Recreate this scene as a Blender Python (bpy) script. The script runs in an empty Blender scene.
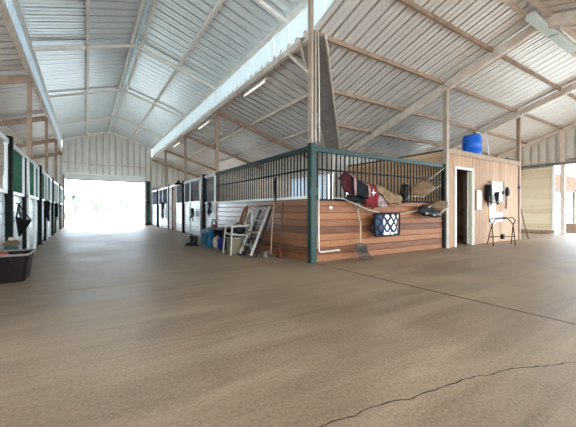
import bpy, bmesh, math, random
from mathutils import Vector, Matrix
random.seed(7)
S = bpy.context.scene
COL = S.collection
PI = math.pi
V = Vector

# ------------------------------------------------------------------ materials
def nt(m):
    return m.node_tree.nodes, m.node_tree.links

def mat(name, col, rough=.6, metal=0., var=.12, nscale=6., stretch=(1, 1, 1), col2=None, bump=0., bscale=40.,
        coat=0., trans=0., alpha=1., spec=.3):
    m = bpy.data.materials.new(name); m.use_nodes = True
    N, L = nt(m); b = N['Principled BSDF']
    b.inputs['Roughness'].default_value = rough
    b.inputs['Metallic'].default_value = metal
    b.inputs['Specular IOR Level'].default_value = spec
    if coat:
        b.inputs['Coat Weight'].default_value = coat
        b.inputs['Coat Roughness'].default_value = .24
    tc = N.new('ShaderNodeTexCoord'); mp = N.new('ShaderNodeMapping')
    mp.inputs['Scale'].default_value = stretch
    L.new(tc.outputs['Object'], mp.inputs['Vector'])
    no = N.new('ShaderNodeTexNoise'); no.inputs['Scale'].default_value = nscale
    no.inputs['Detail'].default_value = 5; no.inputs['Roughness'].default_value = .6
    L.new(mp.outputs['Vector'], no.inputs['Vector'])
    cr = N.new('ShaderNodeValToRGB')
    c2 = col2 if col2 else tuple(max(0, c * (1 - var * 2)) for c in col)
    cr.color_ramp.elements[0].position = .3; cr.color_ramp.elements[1].position = .7
    cr.color_ramp.elements[0].color = (*c2, 1); cr.color_ramp.elements[1].color = (*col, 1)
    L.new(no.outputs['Fac'], cr.inputs['Fac'])
    L.new(cr.outputs['Color'], b.inputs['Base Color'])
    if bump:
        n2 = N.new('ShaderNodeTexNoise'); n2.inputs['Scale'].default_value = bscale; n2.inputs['Detail'].default_value = 4
        L.new(mp.outputs['Vector'], n2.inputs['Vector'])
        bp = N.new('ShaderNodeBump'); bp.inputs['Strength'].default_value = bump; bp.inputs['Distance'].default_value = .01
        L.new(n2.outputs['Fac'], bp.inputs['Height']); L.new(bp.outputs['Normal'], b.inputs['Normal'])
    m['cr'] = cr.name
    return m

def planks(name, colA, colB, pitch, axis=2, rough=.5, coat=0., grain=(1.2, 1.2, 28), knots=True, off=0., lines=0.):
    """boards with a colour of their own each, grain along the board"""
    m = mat(name, colA, rough=rough, coat=coat)
    N, L = nt(m); b = N['Principled BSDF']
    tc = N.new('ShaderNodeTexCoord'); sp = N.new('ShaderNodeSeparateXYZ'); L.new(tc.outputs['Object'], sp.inputs[0])
    d = N.new('ShaderNodeMath'); d.operation = 'DIVIDE'; d.inputs[1].default_value = pitch
    L.new(sp.outputs[axis], d.inputs[0])
    a = N.new('ShaderNodeMath'); a.operation = 'ADD'; a.inputs[1].default_value = off; L.new(d.outputs[0], a.inputs[0])
    f = N.new('ShaderNodeMath'); f.operation = 'FLOOR'; L.new(a.outputs[0], f.inputs[0])
    # board lengths: a second floor along the run gives joints
    wn = N.new('ShaderNodeTexWhiteNoise'); wn.noise_dimensions = '1D'; L.new(f.outputs[0], wn.inputs['W'])
    mp = N.new('ShaderNodeMapping'); mp.inputs['Scale'].default_value = grain; L.new(tc.outputs['Object'], mp.inputs['Vector'])
    no = N.new('ShaderNodeTexNoise'); no.inputs['Scale'].default_value = 2.2; no.inputs['Detail'].default_value = 8
    no.inputs['Distortion'].default_value = .6
    L.new(mp.outputs['Vector'], no.inputs['Vector'])
    mx = N.new('ShaderNodeMath'); mx.operation = 'MULTIPLY_ADD'; mx.inputs[1].default_value = .42
    L.new(wn.outputs['Value'], mx.inputs[0]); L.new(no.outputs['Fac'], mx.inputs[2])
    cr = N.new('ShaderNodeValToRGB'); e = cr.color_ramp.elements
    e[0].position = .42; e[0].color = (*colB, 1); e[1].position = .92; e[1].color = (*colA, 1)
    L.new(mx.outputs[0], cr.inputs['Fac'])
    out = cr.outputs['Color']
    if knots:
        vo = N.new('ShaderNodeTexVoronoi'); vo.inputs['Scale'].default_value = 3.1
        mp2 = N.new('ShaderNodeMapping'); mp2.inputs['Scale'].default_value = (1, 1, 2.2); L.new(tc.outputs['Object'], mp2.inputs['Vector'])
        L.new(mp2.outputs['Vector'], vo.inputs['Vector'])
        r2 = N.new('ShaderNodeValToRGB'); r2.color_ramp.elements[0].position = .05; r2.color_ramp.elements[1].position = .11
        r2.color_ramp.elements[0].color = (.3, .25, .22, 1); r2.color_ramp.elements[1].color = (1, 1, 1, 1)
        L.new(vo.outputs['Distance'], r2.inputs['Fac'])
        mm = N.new('ShaderNodeMix'); mm.data_type = 'RGBA'; mm.blend_type = 'MULTIPLY'; mm.inputs[0].default_value = .8
        L.new(out, mm.inputs[6]); L.new(r2.outputs['Color'], mm.inputs[7]); out = mm.outputs[2]
    L.new(out, b.inputs['Base Color'])
    return m

M = {}
M['roof_aisle'] = mat('ribbed roof sheet pale', (.78, .82, .83), .36, .3, .04, 3.)
M['roof_shed'] = mat('ribbed roof sheet galvanised', (.80, .75, .71), .42, .3, .05, 3.)  # same metal as aisle sheet; warm floor-bounce tint put into its colour
M['wall_sheet'] = mat('ribbed wall sheet', (.66, .62, .55), .45, .25, .06, 2.)
M['steel'] = mat('primed steel', (.74, .65, .56), .55, .1, .14, 5., col2=(.55, .44, .36))
M['rust_steel'] = mat('brown primed steel', (.40, .27, .19), .6, .1, .2, 5.)
M['green'] = mat('dark green paint', (.014, .042, .032), .45, 0., .15, 8.)
M['black_green'] = mat('black green paint', (.010, .014, .012), .75, 0., .15, 8., spec=.08)
M['white'] = mat('white paint', (.80, .82, .79), .4, 0., .05, 6.)
M['bar'] = mat('dark steel bar', (.012, .012, .011), .6, .0, .1, 8., spec=.1)
M['green_bar'] = mat('green steel bar', (.05, .15, .10), .5, .0, .1, 8.)
M['grey_bar'] = mat('blue grey steel bar', (.12, .16, .23), .5, .0, .1, 8.)
M['pine'] = planks('varnished pine boards', (.25, .098, .040), (.085, .028, .013), .135, rough=.42, coat=1.)
M['pine_front'] = planks('oiled pine boards', (.30, .115, .042), (.095, .030, .012), .135, rough=.6)
M['white_board'] = planks('whitewashed boards', (.66, .70, .70), (.46, .50, .51), .19, rough=.42, coat=.3, knots=False)
M['grey_board'] = planks('weathered boards', (.78, .68, .56), (.55, .46, .37), .19, rough=.7, knots=False)
M['siding'] = planks('grooved plywood siding', (.44, .262, .138), (.29, .16, .08), .2, axis=0, rough=.6, grain=(22, 22, 1.0), knots=False)
M['tan_door'] = planks('tan planked door', (.70, .60, .43), (.55, .45, .30), .21, rough=.55, knots=False)
M['ground'] = mat('pale dry ground', (.80, .77, .70), .9, 0, .05, .5)
M['rubber'] = mat('black rubber', (.012, .012, .014), .5, 0, .2, 12, spec=.15)
M['black_plastic'] = mat('black plastic', (.014, .015, .018), .4, 0, .2, 12, spec=.15)
M['tub'] = mat('dark brown plastic', (.016, .008, .007), .5, 0, .2, 8, spec=.15)
M['tub_rim'] = mat('scuffed tub rim', (.26, .22, .18), .6, 0, .2, 14)
M['red'] = mat('dusty red', (.34, .07, .045), .7, 0, .2, 20)
M['teal'] = mat('teal blue plastic', (.02, .12, .22), .35, 0, .15, 8)
M['blue'] = mat('blue plastic', (.01, .13, .62), .3, 0, .06, 5)
M['navy'] = mat('royal blue cloth', (.02, .025, .22), .7, 0, .3, 14)
M['resin'] = mat('pale resin', (.50, .47, .41), .5, 0, .08, 9)
M['cloth_tan'] = mat('tan rug', (.27, .165, .085), .95, 0, .25, 22, bump=.8, bscale=90)
M['straw'] = mat('straw brown leather', (.15, .078, .030), .7, 0, .25, 12, bump=.3)
M['beige'] = mat('beige canvas', (.52, .46, .36), .9, 0, .2, 14, bump=.4)
M['maroon'] = mat('maroon fleece', (.075, .012, .015), .95, 0, .3, 22, bump=.5)
M['redcloth'] = mat('red wool', (.22, .018, .02), .95, 0, .3, 22, bump=.5)
M['darkcloth'] = mat('charcoal wool', (.010, .012, .016), .95, 0, .3, 22, bump=.5)
M['pink'] = mat('faded pink binding', (.42, .24, .22), .9, 0, .2, 22)
M['leather'] = mat('black leather', (.010, .009, .010), .5, 0, .3, 22, spec=.15)
M['brown_leather'] = mat('red brown leather', (.16, .05, .025), .5, 0, .3, 22)
M['aluminium'] = mat('worn aluminium', (.40, .36, .30), .5, .3, .15, 14)
M['wood'] = mat('worn ash wood', (.40, .27, .16), .6, 0, .2, 9, stretch=(1, 1, .1))
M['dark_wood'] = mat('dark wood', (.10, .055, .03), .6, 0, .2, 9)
M['grey_metal'] = mat('dull grey metal', (.24, .23, .21), .4, .6, .2, 12)
M['dull'] = mat('rusty grey metal', (.07, .053, .04), .6, 0, .2, 12)
M['valley'] = mat('dull galvanised flashing', (.42, .37, .33), .5, .3, .15, 5)
M['tan_steel'] = mat('tan primed steel', (.42, .33, .255), .55, .05, .14, 5.)
M['pale_steel'] = mat('cream primed steel', (.84, .79, .71), .5, .05, .08, 5.)
M['pipe'] = mat('cream plastic pipe', (.68, .62, .52), .4, 0, .08, 6)
M['rope'] = mat('pale cord', (.58, .50, .38), .9, 0, .2, 60)
M['paper'] = mat('white paper', (.82, .80, .76), .7, 0, .05, 14)
M['panelbox'] = mat('off white board', (.72, .66, .55), .5, 0, .06, 6)
M['door_paint'] = mat('cream door paint', (.62, .55, .42), .5, 0, .08, 6)
M['brown_door'] = mat('reddish brown door', (.22, .085, .06), .5, 0, .15, 6)
M['leaf_a'] = mat('leaf green', (.42, .50, .34), .7, 0, .3, 4)
M['leaf_b'] = mat('leaf pale green', (.52, .56, .44), .7, 0, .3, 4)
M['bark'] = mat('bark', (.22, .17, .12), .9, 0, .3, 8)
M['dark'] = mat('crack shadow dirt', (.025, .02, .016), .95, 0, .3, 8)
M['brown_roof'] = mat('brown roofing', (.20, .12, .08), .7, 0, .2, 6)
M['jade'] = mat('dark bottle green', (.02, .07, .045), .4, 0, .15, 9)
M['fixture'] = mat('white enamel', (.72, .70, .64), .35, 0, .05, 8)

def translucent(name, col, tw=.75):
    m = bpy.data.materials.new(name); m.use_nodes = True
    N, L = nt(m); b = N['Principled BSDF']; out = N['Material Output']
    b.inputs['Base Color'].default_value = (*col, 1); b.inputs['Roughness'].default_value = .4
    t = N.new('ShaderNodeBsdfTranslucent'); t.inputs['Color'].default_value = (*col, 1)
    x = N.new('ShaderNodeMixShader'); x.inputs[0].default_value = tw
    L.new(b.outputs[0], x.inputs[1]); L.new(t.outputs[0], x.inputs[2]); L.new(x.outputs[0], out.inputs[0])
    return m
M['skylight'] = translucent('translucent fibreglass sheet', (.78, .85, .84), .07)
M['skylight_left'] = translucent('translucent bluish sheet', (.66, .76, .84), .05)
M['added_glare_screen'] = translucent('pale blue curtain sheet', (.72, .80, .90), .13)  # for the added sheet that dims the stall wall opening
M['lens'] = translucent('prismatic diffuser', (.72, .80, .76), .3)

def emit(name, col, s):
    m = bpy.data.materials.new(name); m.use_nodes = True
    b = m.node_tree.nodes['Principled BSDF']
    b.inputs['Base Color'].default_value = (.8, .8, .78, 1)
    b.inputs['Emission Color'].default_value = (*col, 1); b.inputs['Emission Strength'].default_value = s
    return m
M['tube'] = emit('fluorescent tube', (1, .95, .86), .3)  # weak glow added as fill; these fixtures are otherwise unlit

# floor: trowelled concrete, warm and dusty, faint brushed streaks
def floor_mat():
    m = mat('concrete floor', (.40, .335, .265), .5, spec=.26)
    N, L = nt(m); b = N['Principled BSDF']
    tc = N.new('ShaderNodeTexCoord')
    def noise(sc, det, st=(1, 1, 1), rot=0, dist=0):
        mp = N.new('ShaderNodeMapping'); mp.inputs['Scale'].default_value = st; mp.inputs['Rotation'].default_value = (0, 0, rot)
        L.new(tc.outputs['Object'], mp.inputs['Vector'])
        n = N.new('ShaderNodeTexNoise'); n.inputs['Scale'].default_value = sc; n.inputs['Detail'].default_value = det
        n.inputs['Roughness'].default_value = .65; n.inputs['Distortion'].default_value = dist
        L.new(mp.outputs['Vector'], n.inputs['Vector']); return n.outputs['Fac']
    big = noise(.55, 5, dist=.4); streak = noise(1.6, 6, (.25, 2.2, 1), .62, .8); fine = noise(48, 6)
    def mathn(op, a, c, d=None):
        n = N.new('ShaderNodeMath'); n.operation = op
        for i, v in enumerate((a, c, d)):
            if v is None: continue
            if isinstance(v, (int, float)): n.inputs[i].default_value = v
            else: L.new(v, n.inputs[i])
        return n.outputs[0]
    s = mathn('MULTIPLY_ADD', streak, .55, mathn('MULTIPLY', big, .55))
    s = mathn('MULTIPLY_ADD', fine, .60, mathn('SUBTRACT', s, .31))
    cr = N.new('ShaderNodeValToRGB'); e = cr.color_ramp.elements
    e[0].position = .36; e[0].color = (.150, .096, .056, 1); e[1].position = .70; e[1].color = (.345, .243, .155, 1)
    L.new(s, cr.inputs['Fac']); L.new(cr.outputs['Color'], b.inputs['Base Color'])
    rr = N.new('ShaderNodeMapRange'); rr.inputs[1].default_value = .3; rr.inputs[2].default_value = .7
    rr.inputs[3].default_value = .38; rr.inputs[4].default_value = .58
    L.new(s, rr.inputs[0]); L.new(rr.outputs[0], b.inputs['Roughness'])
    bp = N.new('ShaderNodeBump'); bp.inputs['Strength'].default_value = .5; bp.inputs['Distance'].default_value = .01
    L.new(s, bp.inputs['Height']); L.new(bp.outputs['Normal'], b.inputs['Normal'])
    return m
M['floor'] = floor_mat()

# diamond patterned pad
def diamond_mat():
    m = mat('diamond quilt', (.5, .5, .5), .8)
    N, L = nt(m); b = N['Principled BSDF']
    tc = N.new('ShaderNodeTexCoord'); sp = N.new('ShaderNodeSeparateXYZ'); L.new(tc.outputs['Object'], sp.inputs[0])
    def mm(op, a, c, d=None):
        n = N.new('ShaderNodeMath'); n.operation = op
        for i, v in enumerate((a, c, d)):
            if v is None: continue
            if isinstance(v, (int, float)): n.inputs[i].default_value = v
            else: L.new(v, n.inputs[i])
        return n.outputs[0]
    u = mm('DIVIDE', sp.outputs[0], .20); w = mm('DIVIDE', sp.outputs[2], .235)
    a = mm('FRACT', mm('ADD', mm('ADD', u, w), 40.0), 0); c = mm('FRACT', mm('ADD', mm('SUBTRACT', u, w), 40.5), 0)
    da = mm('ABSOLUTE', mm('SUBTRACT', a, .5), 0); dc = mm('ABSOLUTE', mm('SUBTRACT', c, .5), 0)
    ins = mm('LESS_THAN', mm('MAXIMUM', da, dc), .33)
    fl = mm('FLOOR', mm('ADD', mm('ADD', u, w), 40.0), 0); fl2 = mm('FLOOR', mm('ADD', mm('SUBTRACT', u, w), 40.5), 0)
    wn = N.new('ShaderNodeTexWhiteNoise'); wn.noise_dimensions = '2D'
    cb = N.new('ShaderNodeCombineXYZ'); L.new(fl, cb.inputs[0]); L.new(fl2, cb.inputs[1]); L.new(cb.outputs[0], wn.inputs['Vector'])
    cr = N.new('ShaderNodeValToRGB'); cr.color_ramp.elements[0].color = (.45, .50, .56, 1); cr.color_ramp.elements[1].color = (.85, .80, .70, 1)
    L.new(wn.outputs['Value'], cr.inputs['Fac'])
    left = mm('LESS_THAN', sp.outputs[0], -.17)
    x0 = N.new('ShaderNodeMix'); x0.data_type = 'RGBA'; L.new(left, x0.inputs[0]); L.new(cr.outputs['Color'], x0.inputs[6]); x0.inputs[7].default_value = (.03, .05, .10, 1)
    x1 = N.new('ShaderNodeMix'); x1.data_type = 'RGBA'; L.new(ins, x1.inputs[0]); x1.inputs[6].default_value = (.008, .009, .014, 1); L.new(x0.outputs[2], x1.inputs[7])
    L.new(x1.outputs[2], b.inputs['Base Color'])
    return m
M['diamond'] = diamond_mat()

# ------------------------------------------------------------------ mesh builder
def world_loc(o):
    p = V((0, 0, 0))
    while o is not None:
        p += o.location; o = o.parent
    return p

class MB:
    def __init__(s): s.v = []; s.f = []; s.sm = []
    def add(s, vs, fs, smooth=False):
        b = len(s.v); s.v += [V(v) for v in vs]
        for f in fs: s.f.append([b + i for i in f]); s.sm.append(smooth)
        return s
    def box(s, x0, x1, y0, y1, z0, z1):
        vs = [(x, y, z) for z in (z0, z1) for y in (y0, y1) for x in (x0, x1)]
        return s.add(vs, [(0, 2, 3, 1), (4, 5, 7, 6), (0, 1, 5, 4), (2, 6, 7, 3), (0, 4, 6, 2), (1, 3, 7, 5)])
    def beam(s, a, b, w, h, up=(0, 0, 1)):
        a, b = V(a), V(b); d = (b - a).normalized(); up = V(up)
        r = d.cross(up)
        if r.length < 1e-4: r = d.cross(V((1, 0, 0)))
        r.normalize(); u = r.cross(d).normalized()
        vs = [p + r * (w / 2 * i) + u * (h / 2 * j) for p in (a, b) for i, j in ((-1, -1), (1, -1), (1, 1), (-1, 1))]
        return s.add(vs, [(3, 2, 1, 0), (4, 5, 6, 7), (0, 1, 5, 4), (1, 2, 6, 5), (2, 3, 7, 6), (3, 0, 4, 7)])
    def tube(s, pts, r, seg=8, closed=False):
        pts = [V(p) for p in pts]; n = len(pts); base = []; prev = None
        rs = r if isinstance(r, (list, tuple)) else [r] * n
        for i, p in enumerate(pts):
            if closed: d = (pts[(i + 1) % n] - pts[i - 1])
            else: d = pts[min(i + 1, n - 1)] - pts[max(i - 1, 0)]
            d.normalize()
            if prev is None:
                a = V((0, 0, 1)) if abs(d.z) < .9 else V((1, 0, 0))
                x = d.cross(a).normalized()
            else:
                x = (prev - d * prev.dot(d)).normalized()
            prev = x; y = d.cross(x)
            base += [p + (x * math.cos(2 * PI * k / seg) + y * math.sin(2 * PI * k / seg)) * rs[i] for k in range(seg)]
        fs = []
        for i in range(n if closed else n - 1):
            j = (i + 1) % n
            for k in range(seg):
                fs.append((i * seg + k, i * seg + (k + 1) % seg, j * seg + (k + 1) % seg, j * seg + k))
        s.add(base, fs, True)
        if not closed:
            b = len(s.v) - n * seg
            s.f.append([b + k for k in range(seg)][::-1]); s.sm.append(False)
            s.f.append([b + (n - 1) * seg + k for k in range(seg)]); s.sm.append(False)
        return s
    def lathe(s, c, prof, seg=24, sx=1, sy=1):
        c = V(c); vs = []
        for r, z in prof:
            vs += [c + V((r * sx * math.cos(2 * PI * k / seg), r * sy * math.sin(2 * PI * k / seg), z)) for k in range(seg)]
        fs = []
        for i in range(len(prof) - 1):
            for k in range(seg):
                fs.append((i * seg + k, i * seg + (k + 1) % seg, (i + 1) * seg + (k + 1) % seg, (i + 1) * seg + k))
        fs.append(tuple(range(seg))[::-1]); n = (len(prof) - 1) * seg; fs.append(tuple(n + k for k in range(seg)))
        return s.add(vs, fs, True)
    def prism(s, poly, axis, a, b):
        """poly: 2-D outline in the two other axes, extruded a..b along axis"""
        def P(u, w, t):
            return {0: (t, u, w), 1: (u, t, w), 2: (u, w, t)}[axis]
        n = len(poly); vs = [P(u, w, a) for u, w in poly] + [P(u, w, b) for u, w in poly]
        fs = [tuple(range(n)), tuple(range(n, 2 * n))[::-1]] + [(i, (i + 1) % n, n + (i + 1) % n, n + i) for i in range(n)]
        return s.add(vs, fs)
    def panel(s, O, U, W, Nn, u0, u1, f0, f1, pitch, prof, thick=0.):
        """profiled sheet: profile repeats along U, runs along W from f0(u) to f1(u), raised along Nn"""
        O, U, W, Nn = V(O), V(U), V(W), V(Nn)
        if not callable(f0): c0 = f0; f0 = lambda u: c0
        if not callable(f1): c1 = f1; f1 = lambda u: c1
        cols = [(u0, prof[0][1])]
        k0 = int(math.floor(u0 / pitch)) - 1; k = k0
        while k * pitch < u1:
            for o, h in prof:
                u = k * pitch + o
                if u0 + 1e-4 < u < u1 - 1e-4: cols.append((u, h))
            k += 1
        cols.append((u1, prof[0][1]))
        vs = []; q = 4 if thick else 2
        for u, h in cols:
            a = f0(u); b = max(f1(u), a)
            vs += [O + U * u + W * a + Nn * h, O + U * u + W * b + Nn * h]
            if thick: vs += [O + U * u + W * a - Nn * thick, O + U * u + W * b - Nn * thick]
        fs = []
        for i in range(len(cols) - 1):
            A, B = i * q, (i + 1) * q
            if f1(cols[i][0]) - f0(cols[i][0]) <= 1e-4 and f1(cols[i + 1][0]) - f0(cols[i + 1][0]) <= 1e-4: continue
            fs.append((A, B, B + 1, A + 1))
            if thick: fs += [(A + 2, A + 3, B + 3, B + 2), (A, A + 2, B + 2, B), (A + 1, B + 1, B + 3, A + 3)]
        if thick:
            n = (len(cols) - 1) * 4
            fs += [(0, 1, 3, 2), (n, n + 2, n + 3, n + 1)]
        return s.add(vs, fs)
    def build(s, name, m, parent=None, origin=None, bev=0, solid=0, fix=True, sub=0):
        if parent is not None: o0 = world_loc(parent)
        elif origin is not None: o0 = V(origin)
        else:
            xs = [v.x for v in s.v]; ys = [v.y for v in s.v]; zs = [v.z for v in s.v]
            o0 = V(((min(xs) + max(xs)) / 2, (min(ys) + max(ys)) / 2, min(zs)))
        me = bpy.data.meshes.new(name)
        me.from_pydata([tuple(v - o0) for v in s.v], [], s.f)
        me.polygons.foreach_set('use_smooth', s.sm)
        if fix:
            bm = bmesh.new(); bm.from_mesh(me); bmesh.ops.recalc_face_normals(bm, faces=bm.faces); bm.to_mesh(me); bm.free()
        me.materials.append(M[m] if isinstance(m, str) else m)
        me.update()
        o = bpy.data.objects.new(name, me); COL.objects.link(o)
        if parent is not None: o.parent = parent
        else: o.location = o0
        if solid:
            q = o.modifiers.new('solid', 'SOLIDIFY'); q.thickness = solid; q.offset = 0
        if bev:
            q = o.modifiers.new('bevel', 'BEVEL'); q.width = bev; q.segments = 2; q.limit_method = 'ANGLE'
        if sub:
            q = o.modifiers.new('sub', 'SUBSURF'); q.levels = sub; q.render_levels = sub
        return o

def tag(o, label, cat, group=None, kind=None):
    o['label'] = label; o['category'] = cat
    if group: o['group'] = group
    if kind: o['kind'] = kind
    return o
def thing(name, label, cat, loc, group=None):
    o = bpy.data.objects.new(name, None); COL.objects.link(o); o.location = loc
    o.empty_display_size = .1
    return tag(o, label, cat, group)
def structure(o):
    o['kind'] = 'structure'; return o
def dup(o, loc, parent):
    c = o.copy(); COL.objects.link(c); c.parent = parent; c.location = loc; return c
def copy_thing(root, loc, label, rz=0):
    r = root.copy(); COL.objects.link(r); r.location = loc; r['label'] = label; r.rotation_euler = (0, 0, rz)
    for ch in list(root.children):
        c = ch.copy(); COL.objects.link(c); c.parent = r
        for g in list(ch.children):
            d = g.copy(); COL.objects.link(d); d.parent = c
    return r

# ------------------------------------------------------------------ key dimensions
XR, XL, XM = 3.58, -1.15, 1.215        # aisle wall lines and ridge
YF, YR = 4.72, 2.60                    # cross aisle stall line and its ridge
ZE, ZT, ZR = 4.40, 5.10, 5.85          # low eave, raised eave, raised ridge
SL = .31; DEP = 3.85; FAR = 22.0; END = 16.6; SOUTH = -9.0
XO, YO, XLO = XR + DEP, YF + DEP, XL - DEP
ZR2 = ZE + SL * (YF - YR)
RIB = [(0, 0), (.012, .012), (.024, 0), (.120, 0), (.10, .012), (.10, .10), (.196, .10), (.196, .012), (.174, 0), (.27, 0), (.282, .012), (.294, 0)]    # 0.3 m rib pitch
GIRT = [(0, 0), (.118, 0), (.105, .01), (.105, .08), (.20, .08), (.20, .01), (.182, 0)]

# ------------------------------------------------------------------ floor, ground
mb = MB(); mb.box(XLO - .2, END + .15, SOUTH - 4, FAR + .15, -.12, 0)
floor = structure(mb.build('floor', 'floor', origin=(0, 0, 0)))
mb = MB(); mb.box(-150, 170, -60, 220, -.4, -.13)
structure(mb.build('ground', 'ground', origin=(0, 0, 0)))
# saw-cut joints as shallow dirty lines and the crack
mb = MB(); mb.box(3.592, 3.606, SOUTH, YF - .1, 0, .0015); mb.build('floor_joint', 'dark', floor)
mb = MB(); mb.box(XL + .1, XR - .1, 4.742, 4.747, 0, .0012); mb.build('floor_joint', 'bark', floor)
def ground_pt(px, py):
    k = (px - 288) / 313; d = 313 / (py - 210)
    return V(((.5417 + .8406 * k) * d, (.8406 - .5417 * k) * d, 0))
key = [(300, 436), (320, 427), (338, 420), (356, 416), (362, 411), (384, 404), (400, 400), (412, 399), (424, 393), (440, 388), (452, 384), (466, 379), (478, 376), (486, 376), (496, 373), (512, 368.5), (526, 367.5), (545, 366.5), (556, 365), (566, 362.5), (580, 363), (600, 361)]
pts = []
for a, b in zip(key[:-1], key[1:]):
    for t in (0, .34, .67):
        p = ground_pt(a[0] + (b[0] - a[0]) * t, a[1] + (b[1] - a[1]) * t + (random.uniform(-.7, .7) if t else 0))
        pts.append(p)
mb = MB(); vs = []; fs = []
for i, p in enumerate(pts):
    d = (pts[min(i + 1, len(pts) - 1)] - pts[max(i - 1, 0)]).normalized(); n = V((-d.y, d.x, 0)); w = random.uniform(.0016, .0042)
    vs += [p + n * w + V((0, 0, .0012)), p - n * w + V((0, 0, .0012))]
    if i: fs.append((2 * i - 2, 2 * i, 2 * i + 1, 2 * i - 1))
mb.add(vs, fs); mb.build('floor_crack', 'dark', floor, fix=False)

# ------------------------------------------------------------------ roofs (structure) with purlins, rafters as parts
def slopevec(x, z): return V((x, 0, z))
ceil = bpy.data.objects.new('ceiling', None); COL.objects.link(ceil); structure(ceil)
sA = (ZR - ZT) / (XR - XM)
mb = MB()
for sg in (1, -1):                        # raised aisle roof, ribs run down the slope
    mb.panel((XM + sg * .07, 0, ZR - .07 * sA), (0, 1, 0), (sg, 0, -sA), (0, 0, 1), SOUTH, FAR, -.04, XR - XM + .12, .3, RIB)
mb.build('roof_sheet', 'roof_aisle', ceil, fix=False)
mb = MB()                                 # lean-to over right stalls, cut along the valley
mb.panel((XR, 0, ZE), (0, 1, 0), (1, 0, -SL), (0, 0, 1), YF, FAR, 0, lambda u: min(DEP + .25, u - YF), .3, RIB)
mb.build('roof_sheet', 'roof_shed', ceil, fix=False)
mb = MB()                                 # cross wing, north slope
mb.panel((0, YF, ZE), (1, 0, 0), (0, 1, -SL), (0, 0, 1), XR, END, YR - YF + .04, lambda u: min(DEP + .25, u - XR), .3, RIB)
mb.build('roof_sheet', 'roof_shed', ceil, fix=False)
mb = MB()                                 # cross wing, south slope
mb.panel((0, YR, ZR2), (1, 0, 0), (0, -1, -SL), (0, 0, 1), XR, END, .04, 5.4, .3, RIB)
mb.build('roof_sheet', 'roof_shed', ceil, fix=False)
mb = MB()                                 # left lean-to
mb.panel((XL, 0, ZE), (0, 1, 0), (-1, 0, -SL), (0, 0, 1), SOUTH, FAR, 0, DEP + .25, .3, RIB)
mb.build('roof_sheet', 'roof_shed', ceil, fix=False)
mb = MB(); mb.prism([(XM - .16, ZR - .02), (XM, ZR + .04), (XM + .16, ZR - .02), (XM + .16, ZR + .01), (XM, ZR + .07), (XM - .16, ZR + .01)], 1, SOUTH, FAR)
mb.build('ridge_cap', 'skylight', ceil)
mb = MB(); mb.prism([(YR - .3, ZR2 - .03), (YR, ZR2 + .06), (YR + .3, ZR2 - .03), (YR + .3, ZR2), (YR, ZR2 + .09), (YR - .3, ZR2)], 0, XR, END)
mb.build('ridge_cap', 'roof_shed', ceil)
mb = MB(); mb.box(XM - .012, XM + .012, SOUTH, FAR, ZR - .12, ZR - .05); mb.build('ridge_strip', 'white', ceil)
# fascia strips of translucent sheet above the low eaves
FP = [(0, 0), (.11, 0), (.125, .02), (.175, .02), (.19, 0)]
def lowz(y):
    return ZE + SL * max(0, (YF - YR) - abs(y - YR)) if y < YF else ZE
mb = MB(); mb.panel((XR + .03, 0, 0), (0, 1, 0), (0, 0, 1), (1, 0, 0), SOUTH, FAR, lambda u: min(lowz(u), ZT - .01), ZT, .3, FP)
mb.build('fascia_sheet', 'skylight', ceil, fix=False)
mb = MB(); mb.panel((XL - .03, 0, 0), (0, 1, 0), (0, 0, 1), (-1, 0, 0), SOUTH, FAR, ZE, ZT, .3, FP)
mb.build('fascia_sheet', 'skylight_left', ceil, fix=False)
# eave beams
for x, z, sg in ((XR, ZT, 1), (XL, ZT, -1)):
    mb = MB(); mb.box(x - .03, x + .03, SOUTH, FAR, z - .14, z - .02); mb.build('eave_beam', 'pale_steel', ceil)
mb = MB(); mb.box(XR - .04, XR + .04, YF, FAR, ZE - .16, ZE - .02); mb.build('eave_beam', 'steel', ceil)
mb = MB(); mb.box(XL - .04, XL + .04, SOUTH, FAR, ZE - .16, ZE - .02); mb.build('eave_beam', 'steel', ceil)
# aisle purlins
for x in (XM - .13, XM + .13, (XM + XL) / 2, (XM + XR) / 2):
    z = ZR - abs(x - XM) * sA
    w = .035 if abs(x - XM) < .3 else .05
    mb = MB(); mb.box(x - w / 2 - .012, x + w / 2 + .012, SOUTH, FAR, z - .10, z - .012); mb.build('purlin', 'pale_steel', ceil)
bays = (0.6, 5.6, 9.97, 13.9, 18.0, 21.9)
for y in bays:                            # aisle rafters
    for sg in (1, -1):
        xe = XR if sg > 0 else XL
        mb = MB(); mb.beam((XM, y, ZR - .11), (xe, y, ZT - .11), .045, .08); mb.build('rafter', 'pale_steel', ceil)
for i, y in enumerate(bays[1:]):          # right lean-to rafters, dark brown
    if y < 9: continue
    mb = MB(); mb.beam((XR, y, ZE - .13), (XO, y, ZE - .13 - SL * DEP), .06, .13); mb.build('rafter', 'rust_steel', ceil)
for y in (5.9, 9.97, 13.9, 18.0, 21.9):
    mb = MB(); mb.beam((XL, y, ZE - .15), (XLO, y, ZE - .15 - SL * DEP), .07, .17); mb.build('rafter', 'rust_steel', ceil)
for k in (1, 2, 3):                       # lean-to purlins
    o = 1.235 * k; z = ZE - SL * o - .06
    mb = MB(); mb.box(XR + o - .025, XR + o + .025, YF + o, FAR, z - .03, z + .05); mb.build('purlin', 'steel', ceil)
    mb = MB(); mb.box(XR + o, END, YF + o - .025, YF + o + .025, z - .03, z + .05); mb.build('purlin', 'rust_steel', ceil)
    mb = MB(); mb.box(XL - o - .03, XL - o + .03, SOUTH, FAR, z - .05, z + .05); mb.build('purlin', 'steel', ceil)
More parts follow.
